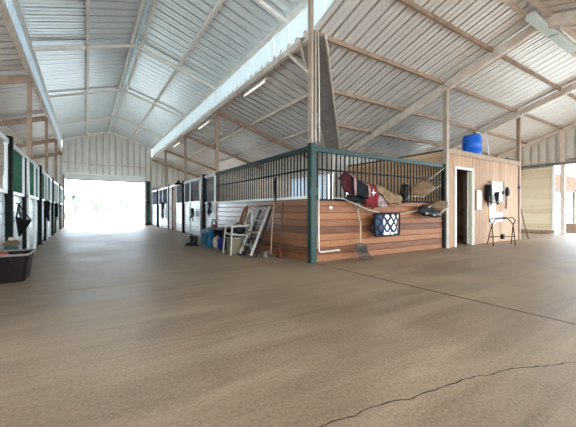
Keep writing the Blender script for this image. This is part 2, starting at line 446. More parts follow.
for y, m in ((YF, 'rust_steel'), (3.55, 'rust_steel'), (YR + .14, 'steel'), (YR - .14, 'steel'), (1.4, 'steel'), (.2, 'steel')):
    z = ZR2 - abs(y - YR) * SL - .065
    mb = MB(); mb.box(XR, END, y - .025, y + .025, z - .03, z + .055); mb.build('purlin', m, ceil)
for x in (8.0, 12.3):                     # cross wing main rafters
    mb = MB(); mb.beam((x, YR, ZR2 - .16), (x, YO, ZE - .16 - SL * DEP), .12, .2); mb.build('rafter', 'steel', ceil)
    mb = MB(); mb.beam((x, YR, ZR2 - .16), (x, -2.7, ZR2 - .16 - SL * 5.3), .15, .22); mb.build('rafter', 'steel', ceil)
a = V((XR + .05, YF + .05, ZE - .14)); b = V((XO, YO, ZE - .14 - SL * DEP))
mb = MB(); mb.beam(a + V((0, 0, .05)), b + V((0, 0, .05)), .50, .02); mb.build('valley_flashing', 'valley', ceil)
mb = MB(); mb.beam(a + V((.18, -.18, 0.02)), b + V((.18, -.18, 0.02)), .035, .1); mb.build('valley_beam', 'steel', ceil)
mb = MB(); mb.beam(a - V((.18, -.18, -.02)), b - V((.18, -.18, -.02)), .035, .1); mb.build('valley_beam', 'steel', ceil)

# ------------------------------------------------------------------ outer walls
def roof_z(x):
    if x < XL: return ZE + SL * (x - XL)
    if x > XR: return ZE - SL * (x - XR)
    return ZR - abs(x - XM) * sA
rzt = lambda u: roof_z(u) + .1
GFAR = [(0, 0), (.12, 0), (.122, .13), (.182, .13), (.184, 0)]
OX0, OX1, OH = -1.03, 3.18, 3.03
mb = MB()
WN = (0, 1, 0)
mb.panel((0, FAR, 0), (1, 0, 0), (0, 0, 1), WN, XLO, XL, 0, rzt, .34, GFAR)
mb.panel((0, FAR, 0), (1, 0, 0), (0, 0, 1), WN, XL, OX0, 0, lambda u: rzt(max(u, XL)), .34, GFAR)
mb.panel((0, FAR, 0), (1, 0, 0), (0, 0, 1), WN, OX0, OX1, OH, rzt, .34, GFAR)
mb.panel((0, FAR, 0), (1, 0, 0), (0, 0, 1), WN, OX1, XR, 0, rzt, .34, GFAR)
mb.panel((0, FAR, 0), (1, 0, 0), (0, 0, 1), WN, XR, XO, 0, rzt, .34, GFAR)
wall_far = structure(mb.build('wall_far', 'wall_sheet', origin=(0, FAR, 0), fix=False))
mb = MB(); mb.box(XL, XR, FAR - .08, FAR - .01, 3.72, 3.80); mb.build('girt', 'steel', wall_far)
mb = MB(); mb.box(OX1, OX1 + .06, FAR - .1, FAR - .01, 0, OH); mb.build('jamb', 'green', wall_far)
mb = MB(); mb.box(OX0 - .1, OX0, FAR - .1, FAR - .01, 0, OH); mb.build('jamb', 'rust_steel', wall_far)
mb = MB(); mb.box(XR + .05, XO, FAR - .08, FAR - .01, 2.35, 2.43); mb.build('girt', 'rust_steel', wall_far)
hd = thing('roll_up_door', 'white rolled up shutter housing above the bright far end opening', 'door', (1.1, FAR - .22, OH))
mb = MB(); mb.box(OX0, OX1, FAR - .32, FAR - .11, OH - .22, OH + .06); mb.build('housing', 'white', hd, bev=.03)
mb = MB(); mb.box(OX0 + .02, OX1 - .02, FAR - .2, FAR - .16, OH - .30, OH - .22); mb.build('bottom_bar', 'grey_metal', hd)
sd = thing('sliding_door', 'narrow green edge of open sliding door right of far opening', 'door', (3.33, FAR - .2, 0))
mb = MB(); mb.box(3.26, 3.46, FAR - .2, FAR - .13, .04, 2.85); mb.build('leaf', 'green', sd)
mb = MB(); mb.box(3.24, 3.48, FAR - .22, FAR - .11, 1.45, 1.53); mb.build('rail', 'black_green', sd)
mb = MB(); mb.box(3.24, 3.48, FAR - .22, FAR - .11, .03, .14); mb.build('rail', 'black_green', sd)

GP = GIRT
def side_wall(name, O, U, N, u0, u1, top, gap0=1.3, gap1=2.35):
    mb = MB()
    mb.panel(O, U, (0, 0, 1), N, u0, u1, 0, gap0, .34, GP)
    mb.panel(O, U, (0, 0, 1), N, u0, u1, gap1, top + .1, .34, GP)
    w = structure(mb.build(name, 'wall_sheet', origin=O, fix=False))
    return w
zo = ZE - SL * DEP
wr = side_wall('wall_right', (XO, 0, 0), (0, 1, 0), (1, 0, 0), YO, FAR, zo)
wl = side_wall('wall_left', (XLO, 0, 0), (0, 1, 0), (-1, 0, 0), 2.5, FAR, zo, 1.3, 2.1)
mb = MB(); mb.panel((XO - .1, 0, 0), (0, 1, 0), (0, 0, 1), (-1, 0, 0), 8.68, 14.0, 1.34, 2.3, .3, [(0, 0), (.06, .025), (.15, .03), (.22, .005)]); mb.build('added_glare_screen', 'added_glare_screen', wr, fix=False)  # translucent sheet added to dim the overbright opening behind the bars
# window sills and posts in the open strip
for w, x, ys in ((wr, XO - .05, (8.62, 9.97, 11.9, 13.9, 15.9, 18, 20, 21.9)), (wl, XLO + .05, (2.6, 5.9, 7.9, 9.97, 11.9, 13.9, 15.9, 18, 20, 21.9))):
    g1 = 2.35 if w is wr else 2.1
    for y in ys:
        mb = MB(); mb.box(x - .04, x + .04, y - .05, y + .05, 0, zo - .1); mb.build('wall_post', 'steel', w)
    for z in (1.3, g1):
        mb = MB(); mb.box(x - .03, x + .03, ys[0], ys[-1], z - .05, z + .04); mb.build('girt', 'grey_board', w)
mb = MB()
mb.panel((0, YO, 0), (1, 0, 0), (0, 0, 1), (0, 1, 0), 8.1, END, 0, 1.3, .34, GP); mb.panel((0, YO, 0), (1, 0, 0), (0, 0, 1), (0, 1, 0), XO, 8.1, 0, zo + .1, .34, GP); mb.panel((0, YO, 0), (1, 0, 0), (0, 0, 1), (0, 1, 0), 8.1, END, 2.4, zo + .1, .34, GP)
structure(mb.build('wall_back', 'wall_sheet', origin=(XO, YO, 0), fix=False))
# end wall of the cross wing
DH = 2.86
def rz2(y): return ZR2 - SL * abs(y - YR) + .1
mb = MB()
E = (END, 0, 0)
mb.panel(E, (0, 1, 0), (0, 0, 1), (1, 0, 0), 5.02, YO, 0, rz2, .3, GP)
mb.panel(E, (0, 1, 0), (0, 0, 1), (1, 0, 0), .5, 5.02, DH, rz2, .3, GP)
we = structure(mb.build('wall_end', 'wall_sheet', origin=(END, YR, 0), fix=False))
mb = MB(); mb.box(END - .1, END - .01, 5.0, 8.5, 3.02, 3.09); mb.build('girt', 'steel', we)
mb = MB(); mb.box(END - .1, END - .01, .5, 4.6, 3.02, 3.09); mb.build('girt', 'rust_steel', we)
mb = MB(); mb.box(END - .16, END - .02, .5, 8.5, DH + .02, DH + .1); mb.build('door_track', 'grey_metal', we)
mb = MB(); mb.beam((END - .06, YR, ZR2 - .1), (END - .06, YO, zo - .1), .1, .12); mb.build('end_rafter', 'steel', we)
mb = MB(); mb.box(END - .13, END - .03, 4.63, 4.79, 0, 4.28); mb.build('door_post', 'steel', we)
d = thing('sliding_barn_door', 'large tan planked sliding door on the end wall right of tack room', 'door', (END - .2, 6.2, 0))
mb = MB(); mb.panel((END - .18, 0, 0), (0, 0, 1), (0, 1, 0), (-1, 0, 0), .05, 2.80, 4.95, 7.6, .21, [(0, -.006), (.008, 0), (.202, 0)], .03); mb.build('planks', 'tan_door', d)
mb = MB(); mb.box(END - .21, END - .19, 4.95, 5.03, .05, 2.8); mb.build('edge_trim', 'white', d)
mb = MB(); mb.box(END - .23, END - .19, 4.95, 7.6, .05, .15); mb.build('kick_board', 'wood', d)
# ------------------------------------------------------------------ posts
def post(x, y, z0, z1, label, m='rust_steel', w=.085):
    mb = MB()
    # channel section: web and two flanges, one continuous outline
    h = w / 2; t = .014
    poly = [(x - h, y - h), (x + h, y - h), (x + h, y - h + t), (x - h + t, y - h + t), (x - h + t, y + h - t), (x + h, y + h - t), (x + h, y + h), (x - h, y + h)]
    mb.prism(poly, 2, z0, z1 - .03)
    r = thing('support_post', label, 'post', (x, y, z0), 'steel posts carrying the roof eaves')
    mb.build('shaft', m, r)
    mb = MB(); mb.box(x - h - .02, x + h + .02, y - h - .02, y + h + .02, z0, z0 + .015); mb.build('base_plate', m, r)
    mb = MB(); mb.box(x - h - .015, x + h + .015, y - h - .015, y + h + .015, z1 - .03, z1); mb.build('cap_plate', m, r)
    return r
names = {9.97: 'brown roof post above the white stall post on right aisle', 13.9: 'brown roof post with dish lamp, second along right aisle', 18.0: 'brown roof post farthest along the right side of aisle'}
for y in (9.97, 13.9, 18.0):
    r = post(XR + .06, y, 0, ZE - .16, names[y])
    mb = MB(); mb.box(XR - .02, XR + .0, y - .015, y + .015, ZE - .02, ZT - .14); mb.build('tie_rod', 'white', r)
names = {5.9: 'brown roof post nearest the left edge of photo', 9.97: 'tall brown roof post, nearest in view on left aisle side', 13.9: 'brown roof post, second in view on left aisle side', 18.0: 'brown roof post closest to far opening on left side'}
for y in (9.97, 13.9, 18.0):
    post(XL - .03, y, 0, ZE - .16, names[y], w=.09)
post(8.0, YF - .02, 0, ZE - .13, 'beige roof post between pine stall front and tack room', 'tan_steel', .11)
post(12.46, YF + .02, 0, ZE - .13, 'brown roof post at the right corner of tack room', 'rust_steel', .1)
# corner post
cp = thing('corner_post', 'tall stall corner post, green below and beige steel above', 'post', (XR, YF, 0))
mb = MB(); mb.box(XR - .065, XR + .065, YF - .065, YF + .065, 0, 2.26); mb.build('lower_sleeve', 'green', cp, bev=.008)
mb = MB(); mb.box(XR - .055, XR - .005, YF - .055, YF + .055, 2.26, ZT); mb.build('upper_shaft', 'tan_steel', cp)
mb = MB(); mb.box(XR + .03, XR + .07, YF - .055, YF + .055, 2.26, ZE - .02); mb.build('upper_shaft', 'tan_steel', cp)
mb = MB(); mb.beam((XR - .03, YF + .05, 3.6), (XR - .03, YF + .75, ZE - .16), .05, .05); mb.build('knee_brace', 'steel', cp)
mb = MB(); mb.box(XR - .1, XR + .1, YF - .085, YF - .068, 1.28, 1.42); mb.build('latch_plate', 'green', cp)

# ------------------------------------------------------------------ stall fronts
BARM = {}
def bar_mesh(kind, z0, z1, r):
    k = (kind, round(z0, 3), round(z1, 3))
    if k not in BARM:
        mb = MB(); mb.tube([(0, 0, z0), (0, 0, z1)], r, 8)
        me = bpy.data.meshes.new('bar'); me.from_pydata([tuple(v) for v in mb.v], [], mb.f); me.polygons.foreach_set('use_smooth', mb.sm)
        me.materials.append(M[kind]); BARM[k] = me
    return BARM[k]
def bars(root, kind, p0, p1, z0, z1, pitch, r=.0095, rl=None):
    """individual bars from p0 to p1 in plan, relative to root"""
    p0, p1 = V((*p0, 0)), V((*p1, 0)); L = (p1 - p0).length; n = max(2, int(L / pitch))
    base = world_loc(root)
    for i in range(n):
        p = p0.lerp(p1, (i + .5) / n)
        o = bpy.data.objects.new('bar', bar_mesh(kind, z0, z1, r)); COL.objects.link(o); o.parent = root
        o.location = p - V((base.x, base.y, 0))
TG = [(0, -.014), (.008, 0), (.127, 0)]
TG19 = [(0, -.014), (.009, 0), (.181, 0)]

# the big corner stall: side facing the long aisle
s1 = thing('stall_front', 'barred pine stall side beside the long aisle, ladder leaning on it', 'stall', (XR, 7.3, 0), 'stall fronts')
mb = MB(); mb.panel((XR, 0, 0), (0, 0, 1), (0, 1, 0), (-1, 0, 0), 0, 1.215, YF + .07, 9.9, .135, TG, .03); mb.build('board_panel', 'pine', s1)
mb = MB(); mb.box(XR - .03, XR + .03, YF + .07, 9.9, 1.216, 1.27); mb.build('sill_rail', 'white', s1, bev=.005)
mb = MB(); mb.box(XR - .035, XR + .035, YF + .07, 9.9, 2.12, 2.22); mb.build('top_rail', 'green', s1, bev=.006)
mb = MB(); mb.box(XR - .012, XR + .012, YF + .07, 9.9, 1.765, 1.795); mb.build('middle_rail', 'bar', s1)
bars(s1, 'bar', (XR, YF + .07), (XR, 9.9), 1.27, 2.12, .118, .0135)
mb = MB(); mb.box(XR - .05, XR + .0, 9.9, 9.97, 0, 2.2); mb.build('end_post', 'white', s1)
# front facing the camera
s2 = thing('stall_front', 'barred pine stall front facing the camera, blankets hung on it', 'stall', (5.8, YF, 0), 'stall fronts')
mb = MB(); mb.panel((0, YF, 0), (0, 0, 1), (1, 0, 0), (0, -1, 0), 0, 1.18, XR + .07, 7.94, .135, TG, .03); mb.build('board_panel', 'pine_front', s2)
mb = MB(); mb.box(XR + .07, 7.94, YF - .03, YF + .03, 1.181, 1.215); mb.build('sill_rail', 'black_green', s2)
mb = MB(); mb.box(XR + .07, 7.94, YF - .035, YF + .035, 2.11, 2.21); mb.build('top_rail', 'green', s2, bev=.006)
mb = MB(); mb.box(XR + .07, 7.94, YF - .012, YF + .012, 1.765, 1.795); mb.build('middle_rail', 'bar', s2)
bars(s2, 'bar', (XR + .07, YF), (7.9, YF), 1.215, 2.11, .118, .0135)
mb = MB(); mb.box(7.86, 7.94, YF - .05, YF + .03, 0, 2.2); mb.build('end_post', 'black_green', s2)
mb = MB(); mb.box(3.98, 4.04, YF - .045, YF - .03, 1.02, 1.07); mb.build('outlet_box', 'paper', s2)

def row_front(xp, sg, y0, y1, bays_, label, barm, boardm='white_board', zb=1.28, door=None, upper=None):
    """sg: side the aisle lies on; bays_: list of (ya, yb)"""
    r = thing('stall_front', label, 'stall', (xp, (y0 + y1) / 2, 0), 'stall fronts')
    f = xp + sg * .03
    mb = MB(); mb.box(xp - .035, xp + .035, y0, y1, 2.13, 2.22); mb.build('top_rail', 'white', r)
    mb = MB(); mb.box(xp - .06, xp + .07, y0 - .07, y0 + .07, 0, 2.28); mb.build('post', 'black_green', r)
    for i in range(len(bays_) - 1):
        a, b = bays_[i][1], bays_[i + 1][0]
        if b - a > .12:
            mb = MB(); mb.box(xp - .05, xp + .045, a + .01, b - .01, 0, 2.13); mb.build('mullion', 'black_green', r)
    for i, (a, b) in enumerate(bays_):
        isd = door == i
        q = sg * .05 if isd else 0
        mb = MB(); mb.panel((xp + q, 0, 0), (0, 0, 1), (0, 1, 0), (sg, 0, 0), .04, zb, a, b, .19, TG19, .03)
        bp = mb.build('sliding_door' if isd else 'board_panel', boardm, r)
        for y in (a, b):
            yy = y + (.03 if y == a else -.03)
            mb = MB(); mb.box(xp + q - .02, xp + q + .025 + .015 * (sg > 0), yy - .03, yy + .03, zb + .06 if not isd else .04, 2.13); mb.build('stile', 'white', r)
        mb = MB(); mb.box(xp + q - .03, xp + q + .035, a, b, zb, zb + .06); mb.build('sill_rail', 'white', r)
        if upper and upper[i]:
            mb = MB(); mb.panel((xp, 0, 0), (0, 0, 1), (0, 1, 0), (sg, 0, 0), 1.55, 2.1, a, b, .19, TG19, .02); mb.build('shutter', upper[i], r)
        else:
            bars(r, barm, (xp + q, a + .06), (xp + q, b - .06), zb + .06, 2.13, .115, .011)
    return r
# left row
row_front(XL, 1, 3.2, 7.1, [(3.4, 4.55), (4.75, 5.85), (6.0, 7.0)], 'white left hand stall front cut off by the left edge', 'green_bar', upper=[None, None, 'beige'])
row_front(XL, 1, 7.2, 11.3, [(7.36, 8.72), (8.92, 10.0), (10.15, 11.2)], 'white boarded left stall front with green bars, hay net hanging', 'green_bar', door=1)
row_front(XL, 1, 11.45, 15.2, [(11.65, 12.8), (12.95, 14.0), (14.15, 15.1)], 'white left stall front between the second and third black posts', 'green_bar', door=1)
row_front(XL, 1, 15.4, 18.9, [(15.6, 16.7), (16.85, 17.8), (17.95, 18.8)], 'white left stall front between the third and fourth black posts', 'green_bar', door=1)
row_front(XL, 1, 19.1, 21.85, [(19.3, 20.5), (20.7, 21.75)], 'last white left stall front against the bright far opening', 'green_bar')
# right row beyond the corner stall
row_front(XR, -1, 11.1, 13.85, [(11.4, 12.78), (12.9, 13.8)], 'white right stall front with hanging green halter on its door', 'grey_bar', door=0)
rr = thing('stall_front', 'short whitewashed stall front behind the tote and black shelf', 'stall', (XR, 10.5, 0), 'stall fronts')
mb = MB(); mb.panel((XR, 0, 0), (0, 0, 1), (0, 1, 0), (-1, 0, 0), 0, 1.215, 9.98, 11.0, .19, TG19, .03); mb.build('board_panel', 'white_board', rr)
mb = MB(); mb.box(XR - .03, XR + .03, 9.98, 11.0, 1.216, 1.28); mb.build('sill_rail', 'white', rr)
mb = MB(); mb.box(XR - .035, XR + .035, 9.98, 11.0, 2.13, 2.22); mb.build('top_rail', 'white', rr)
bars(rr, 'grey_bar', (XR, 10.0), (XR, 11.0), 1.28, 2.13, .115, .011)
row_front(XR, -1, 14.0, 15.35, [(14.1, 15.3)], 'white right stall panel just nearer than the brown doorway', 'grey_bar')
row_front(XR, -1, 16.75, 19.6, [(16.9, 18.2), (18.3, 19.5)], 'white right stall front with black halter beyond brown doorway', 'grey_bar', door=0)
row_front(XR, -1, 19.85, 21.8, [(20.0, 21.7)], 'last white right stall front beside the far opening', 'grey_bar')
bd = thing('stall_door', 'reddish brown door standing open in the right stall row', 'door', (XR, 16.0, 0))
mb = MB(); mb.box(XR - .04, XR + .02, 16.05, 16.65, .03, 2.13); mb.build('leaf', 'brown_door', bd)
mb = MB(); mb.box(XR - .05, XR + .03, 15.38, 16.7, 2.13, 2.22); mb.build('lintel', 'white', bd)
mb = MB(); mb.tube([(XR - .05, 16.14, 1.0), (XR - .09, 16.14, 1.02), (XR - .09, 16.14, 1.16), (XR - .05, 16.14, 1.18)], .01, 6); mb.build('handle', 'black_plastic', bd)

# partitions inside the stalls
n = 1
def partition(p0, p1, z1, m='grey_board'):
    global n
    d = (V(p1) - V(p0)); L = d.length; d.normalize(); nn = V((d.y, -d.x, 0))
    mb = MB(); mb.panel((p0[0], p0[1], 0), (0, 0, 1), d, nn, 0, z1, 0, L, .19, TG19, .03)
    structure(mb.build('trim_%d' % n, m, origin=(p0[0], p0[1], 0))); n += 1
for y in (3.1, 7.15, 11.4, 15.3, 19.0):
    partition((XLO + .08, y, 0), (XL - .16, y, 0), 2.3)
for y in (10.05, 14.0, 16.3, 19.8):
    partition((XR + .15, y, 0), ((6.6 if y < 11 else XO - .1), y, 0), 2.2)

# ------------------------------------------------------------------ tack room
tr = thing('tack_room', 'tan plywood sided tack room with open white framed doorway', 'room', (10.2, 6.6, 0))
GR = [(0, -.006), (.01, 0), (.19, 0)]
DX0, DX1, DZ = 8.50, 9.37, 2.13
T0, T1, TZ = 8.07, 12.38, 2.63
mb = MB()
mb.panel((0, YF, 0), (1, 0, 0), (0, 0, 1), (0, -1, 0), T0, DX0, 0, TZ, .2, GR, .08)
mb.panel((0, YF, 0), (1, 0, 0), (0, 0, 1), (0, -1, 0), DX0, DX1, DZ, TZ, .2, GR, .08)
mb.panel((0, YF, 0), (1, 0, 0), (0, 0, 1), (0, -1, 0), DX1, T1, 0, TZ, .2, GR, .08)
mb.build('front_wall', 'siding', tr)
sid2 = planks('boarded side wall', (.68, .46, .29), (.46, .29, .17), .19, axis=2, rough=.6, knots=False)
mb = MB(); mb.panel((T0, 0, 0), (0, 0, 1), (0, 1, 0), (-1, 0, 0), 0, TZ, YF + .09, YO - .1, .19, TG19, .06); mb.build('side_wall', sid2, tr)
mb = MB(); mb.panel((T1, 0, 0), (0, 0, 1), (0, 1, 0), (1, 0, 0), 0, TZ, YF + .09, YO - .1, .19, TG19, .06); mb.build('side_wall', sid2, tr)
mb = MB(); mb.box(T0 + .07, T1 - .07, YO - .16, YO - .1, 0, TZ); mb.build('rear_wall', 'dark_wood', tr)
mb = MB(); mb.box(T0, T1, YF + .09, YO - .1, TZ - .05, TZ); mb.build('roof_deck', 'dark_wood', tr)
mb = MB(); mb.box(T0 - .02, T1 + .02, YF - .035, YF - .005, TZ - .12, TZ + .015); mb.build('roof_trim', 'wood', tr)
mb = MB(); mb.box(T0 - .02, T0 + .08, YF - .03, YF - .007, 0, TZ - .13); mb.build('corner_trim', 'wood', tr)
mb = MB(); mb.prism([(DX0 - .05, 0), (DX0, 0), (DX0, DZ), (DX1, DZ), (DX1, 0), (DX1 + .05, 0), (DX1 + .05, DZ + .06), (DX0 - .05, DZ + .06)], 1, YF - .03, YF + .1); mb.build('door_frame', 'paper', tr)
mb = MB(); mb.box(DX1 - .03, DX1 - .004, YF - .01, YF + .085, 0, DZ); mb.build('jamb', 'door_paint', tr)
dl = MB(); hx = DX1 - .01
a0 = V((hx - .02, YF + .10, 0)); a1 = a0 + V((.69, .485, 0))
dl.beam(a0 + V((0, 0, 1.06)), a1 + V((0, 0, 1.06)), .04, 2.08)
dr = dl.build('door', 'door_paint', tr)
mb = MB(); q = a0.lerp(a1, .9); mb.tube([q + V((-.02, 0, 1.0)), q + V((-.08, -.01, 1.0))], .02, 8); mb.build('door_knob', 'black_plastic', dr)
mb = MB(); mb.box(T1 - .03, T1 + .03, YF - .06, YF - .03, 1.72, 1.82); mb.build('hinge', 'black_plastic', tr)
# inside
sh = thing('pale_object', 'pale half seen basin inside the dark tack room doorway', 'basin', (9.0, 5.9, 0))  # unidentified pale rounded thing; its bowl and pedestal are made up
mb = MB(); mb.lathe((9.15, 6.1, 1.0), [(.05, -.14), (.22, -.10), (.3, 0), (.31, .06), (.28, .055), (.2, -.07), (.04, -.1)], 24); mb.build('bowl', 'paper', sh)
mb = MB(); mb.lathe((9.15, 6.1, 0), [(.16, 0), (.15, .03), (.05, .08), (.05, .86)], 16); mb.build('pedestal', 'grey_metal', sh)
# barrel on the roof
br = thing('barrel', 'bright blue plastic barrel on top of the tack room', 'barrel', (10.9, 5.5, TZ))
mb = MB(); mb.lathe((10.9, 5.5, TZ), [(.25, 0), (.275, .03), (.285, .1), (.292, .26), (.30, .27), (.30, .31), (.292, .32), (.292, .56), (.30, .57), (.30, .61), (.292, .62), (.28, .80), (.265, .855), (.25, .86), (.245, .84)], 32); mb.build('drum', 'blue', br)
mb = MB(); mb.lathe((10.98, 5.45, TZ + .84), [(.07, 0), (.07, .03), (.035, .05), (.035, .13), (.05, .14), (.05, .17), (.02, .18)], 12); mb.build('bung', 'grey_metal', br)
hose = MB(); hose.tube([(10.98, 5.45, TZ + .99), (11.1, 5.35, TZ + .97), (11.24, 5.2, TZ + .7), (11.26, 5.14, TZ + .35), (11.26, 5.1, TZ + .02)], .018, 8)
hose.build('hose', 'white', br)
bd2 = MB(); bd2.box(11.9, 12.36, YF + .12, YF + .5, TZ, TZ + .12)
tag(bd2.build('wooden_crate', 'dark_wood', bev=.01), 'dark wooden crate on the tack room roof near the right corner', 'crate')

# things on the tack room face
Y0 = YF - .012
def board(name, x0, x1, z0, z1, m, label, cat, fm='wood', t=.03, fr=.02):
    r = thing(name, label, cat, ((x0 + x1) / 2, Y0, z0))
    mb = MB(); mb.box(x0, x1, Y0 - t * .6, Y0 + .005, z0, z1); mb.build('panel', m, r)
    mb = MB()
    o = [(x0 - fr, z0 - fr), (x1 + fr, z0 - fr), (x1 + fr, z1 + fr), (x0 - fr, z1 + fr)]; i = [(x0, z0), (x1, z0), (x1, z1), (x0, z1)]
    vs = [(x, Y0 - t, z) for x, z in o + i] + [(x, Y0 + .005, z) for x, z in o + i]
    fs = []
    for k in range(4):
        l = (k + 1) % 4
        fs += [(k, l, 4 + l, 4 + k), (k, l, 8 + l, 8 + k), (4 + k, 4 + l, 12 + l, 12 + k), (8 + k, 8 + l, 12 + l, 12 + k)]
    mb.add(vs, fs); mb.build('frame', fm, r)
    return r
board('notice_board', 9.56, 9.86, 1.02, 1.57, 'paper', 'narrow white framed notice board right of tack room doorway', 'board')
eb = board('wall_cabinet', 10.34, 11.13, 1.26, 1.88, 'panelbox', 'large off white wall cabinet on the tack room siding', 'cabinet', 'beige', .09, .015)
mb = MB(); mb.box(11.05, 11.09, Y0 - .1, Y0 - .055, 1.5, 1.6); mb.build('catch', 'black_plastic', eb)
def sheet(x0, x1, z0, z1, label):
    mb = MB(); mb.panel((0, Y0 - .006, 0), (1, 0, 0), (0, 0, 1), (0, -1, 0), x0, x1, z0, z1, .09, [(0, 0), (.03, .006), (.06, .004)], .004)
    return tag(mb.build('paper_sheet', 'paper'), label, 'paper', 'white papers on the siding')
sheet(10.36, 10.72, .57, 1.2, 'tall white paper pinned below the off white cabinet')
sheet(10.76, 11.2, .63, .93, 'small white paper low on siding behind the black rack')

def strap_bundle(name, label, x, y, z0, z1, w, m, seed, cat='tack', n_=9, axis='x', buckle=True, group=None):
    """hanging bridle / halter: head loop, cheek straps and reins as closed loops"""
    rnd = random.Random(seed)
    r = thing(name, label, cat, (x, y, z0), group)
    ax = V((1, 0, 0)) if axis == 'x' else V((0, 1, 0)); out = V((0, -1, 0)) if axis == 'x' else V((-1, 0, 0))
    if axis == '-': ax = V((0, 1, 0)); out = V((1, 0, 0))
    base = V((x, y, 0))
    for i in range(n_):
        cx = rnd.uniform(-w * .25, w * .25); ww = rnd.uniform(w * .12, w * .4); zt = z1 - rnd.uniform(0, .08) * (z1 - z0); zb = z0 + rnd.uniform(0, .55) * (z1 - z0)
        o = .02 + .012 * i
        pts = []
        for k in range(12):
            t = 2 * PI * k / 12
            pts.append(base + ax * (cx * (1 if math.cos(t) < 0 else .5) + ww * math.sin(t) * (.55 if math.cos(t) > 0 else 1)) + out * (o + .012 * math.sin(2 * t)) + V((0, 0, (zt + zb) / 2 + (zt - zb) / 2 * math.cos(t))))
        mb = MB(); mb.tube(pts, .011, 6, closed=True); mb.build('strap', m, r)
    mb = MB(); mb.tube([base + V((0, 0, z1 - .02)), base + out * .12 + V((0, 0, z1 - .03)), base + out * .14 + V((0, 0, z1 + .02))], .012, 6); mb.build('hook', 'grey_metal', r)
    if buckle:
        mb = MB()
        c = base + out * .14 + ax * (w * .2) + V((0, 0, z0 + (z1 - z0) * .35))
        mb.tube([c + ax * .03 * math.cos(t) + V((0, 0, .03 * math.sin(t))) for t in [2 * PI * k / 10 for k in range(10)]], .006, 6, closed=True); mb.build('ring', 'aluminium', r)
    return r
strap_bundle('bridle', 'black bridles bunched on a hook left of the off white cabinet', 10.1, Y0, 1.04, 1.78, .3, 'leather', 3, n_=12)
strap_bundle('bridle', 'small black bridle hanging over lower left corner of cabinet', 10.5, Y0 - .09, 1.14, 1.55, .26, 'leather', 5, n_=7)
sb = thing('riding_crop', 'black and red brown crop hanging right of the cabinet', 'crop', (11.4, Y0, 1.0))
mb = MB(); mb.tube([(11.37, Y0 - .03, 1.04), (11.38, Y0 - .04, 1.3), (11.40, Y0 - .03, 1.72)], .02, 8); mb.build('strap', 'brown_leather', sb)
mb = MB(); mb.lathe((11.42, Y0 - .06, 1.45), [(.03, 0), (.1, .04), (.12, .12), (.1, .2), (.05, .27), (.02, .3)], 12, 1, .45); mb.build('brush_head', 'leather', sb)
stick = MB(); stick.tube([(12.86, 4.6, 0.0), (12.72, 4.68, .55), (12.58, 4.73, 1.12)], .016, 8)
tag(stick.build('wooden_stick', 'brown_leather'), 'thin reddish stick leaning at the right corner of tack room', 'stick')

# saddle rack (black folding stand)
sr = thing('saddle_rack', 'black metal folding saddle stand in front of the tack room', 'rack', (10.05, 4.2, 0))
AL, AR = V((9.68, 4.33, .56)), V((10.32, 4.06, .56))
for ap, feet in ((AL, ((9.84, 4.53), (9.47, 4.2))), (AR, ((10.12, 3.93), (10.56, 4.2)))):
    for f in feet:
        f = V((*f, 0)); d_ = (ap - f) * .28; d_.z = 0
        mb = MB(); mb.tube([f, f.lerp(ap, .5) - d_ * .3, ap - V((d_.x, d_.y, 0)) * .0 + V((0, 0, .02))], .013, 8); mb.build('leg', 'leather', sr)
    a_, b_ = V((*feet[0], 0)).lerp(ap, .42), V((*feet[1], 0)).lerp(ap, .42)
    mb = MB(); mb.tube([a_, b_], .009, 6); mb.build('cross_brace', 'leather', sr)
dv = (AR - AL); pv = V((-dv.y, dv.x, 0)).normalized()
for sy in (.11, -.11):
    o_ = pv * sy
    mb = MB(); mb.tube([AL + V((0, 0, .02)), AL + o_ * .8 + V((0, 0, .15)), AL + dv * .12 + o_ + V((0, 0, .2)), AL + dv * .5 + o_ * .7 + V((0, 0, .2)), AL + dv * .8 + o_ + V((0, 0, .23)), AL + dv * .97 + o_ * .9 + V((0, 0, .15)), AR + V((0, 0, .02))], .013, 8); mb.build('top_bar', 'leather', sr)
mb = MB(); mb.tube([AL + V((0, 0, -.32)) - dv * .1, AR + V((0, 0, -.32)) + dv * .1], .012, 8); mb.build('stretcher', 'leather', sr)
cm = (AL + AR) / 2
mb = MB(); mb.box(cm.x - .06, cm.x + .06, cm.y - .1, cm.y + .1, .745, .79); mb.build('clamp', 'black_plastic', sr, bev=.008)
mb = MB(); mb.box(cm.x - .05, cm.x + .05, cm.y - .04, cm.y + .04, .17, .31); mb.build('clamp', 'black_plastic', sr, bev=.008)

# ------------------------------------------------------------------ blankets on the pine front
def cloth(name, label, xs, zt, zb, m, y=YF - .07, amp=.02, folds=3, cat='blanket', group='blankets hung on the stall bars', nx=26, nz=14, fat=.05, parent=None, seed=1):
    """hanging folded cloth: front sheet with folds, turned over at the top"""
    rnd = random.Random(seed); ph = rnd.uniform(0, 6)
    mb = MB(); vs = []; x0, x1 = xs
    for j in range(nz + 1):
        t = j / nz
        for i in range(nx + 1):
            s = i / nx; x = x0 + (x1 - x0) * s
            a = zt(s); b = zb(s)
            z = a + (b - a) * t
            bulge = fat * (math.sin(min(1, t * 3.2) * PI / 2)) + .02 * t
            yy = y - bulge - amp * (.4 + t) * math.sin(s * folds * 2 * PI + ph + .8 * t) - .008 * math.sin(s * 23 + t * 9)
            vs.append((x + .012 * math.sin(t * 7 + s * 5), yy, z))
    fs = [(j * (nx + 1) + i, j * (nx + 1) + i + 1, (j + 1) * (nx + 1) + i + 1, (j + 1) * (nx + 1) + i) for j in range(nz) for i in range(nx)]
    mb.add(vs, fs, True)
    if parent is not None: return mb.build(name, m, parent, solid=.02, fix=False)
    return tag(mb.build(name, m, solid=.024, fix=False), label, cat, group)
lin = lambda a, b: (lambda s: a + (b - a) * s)
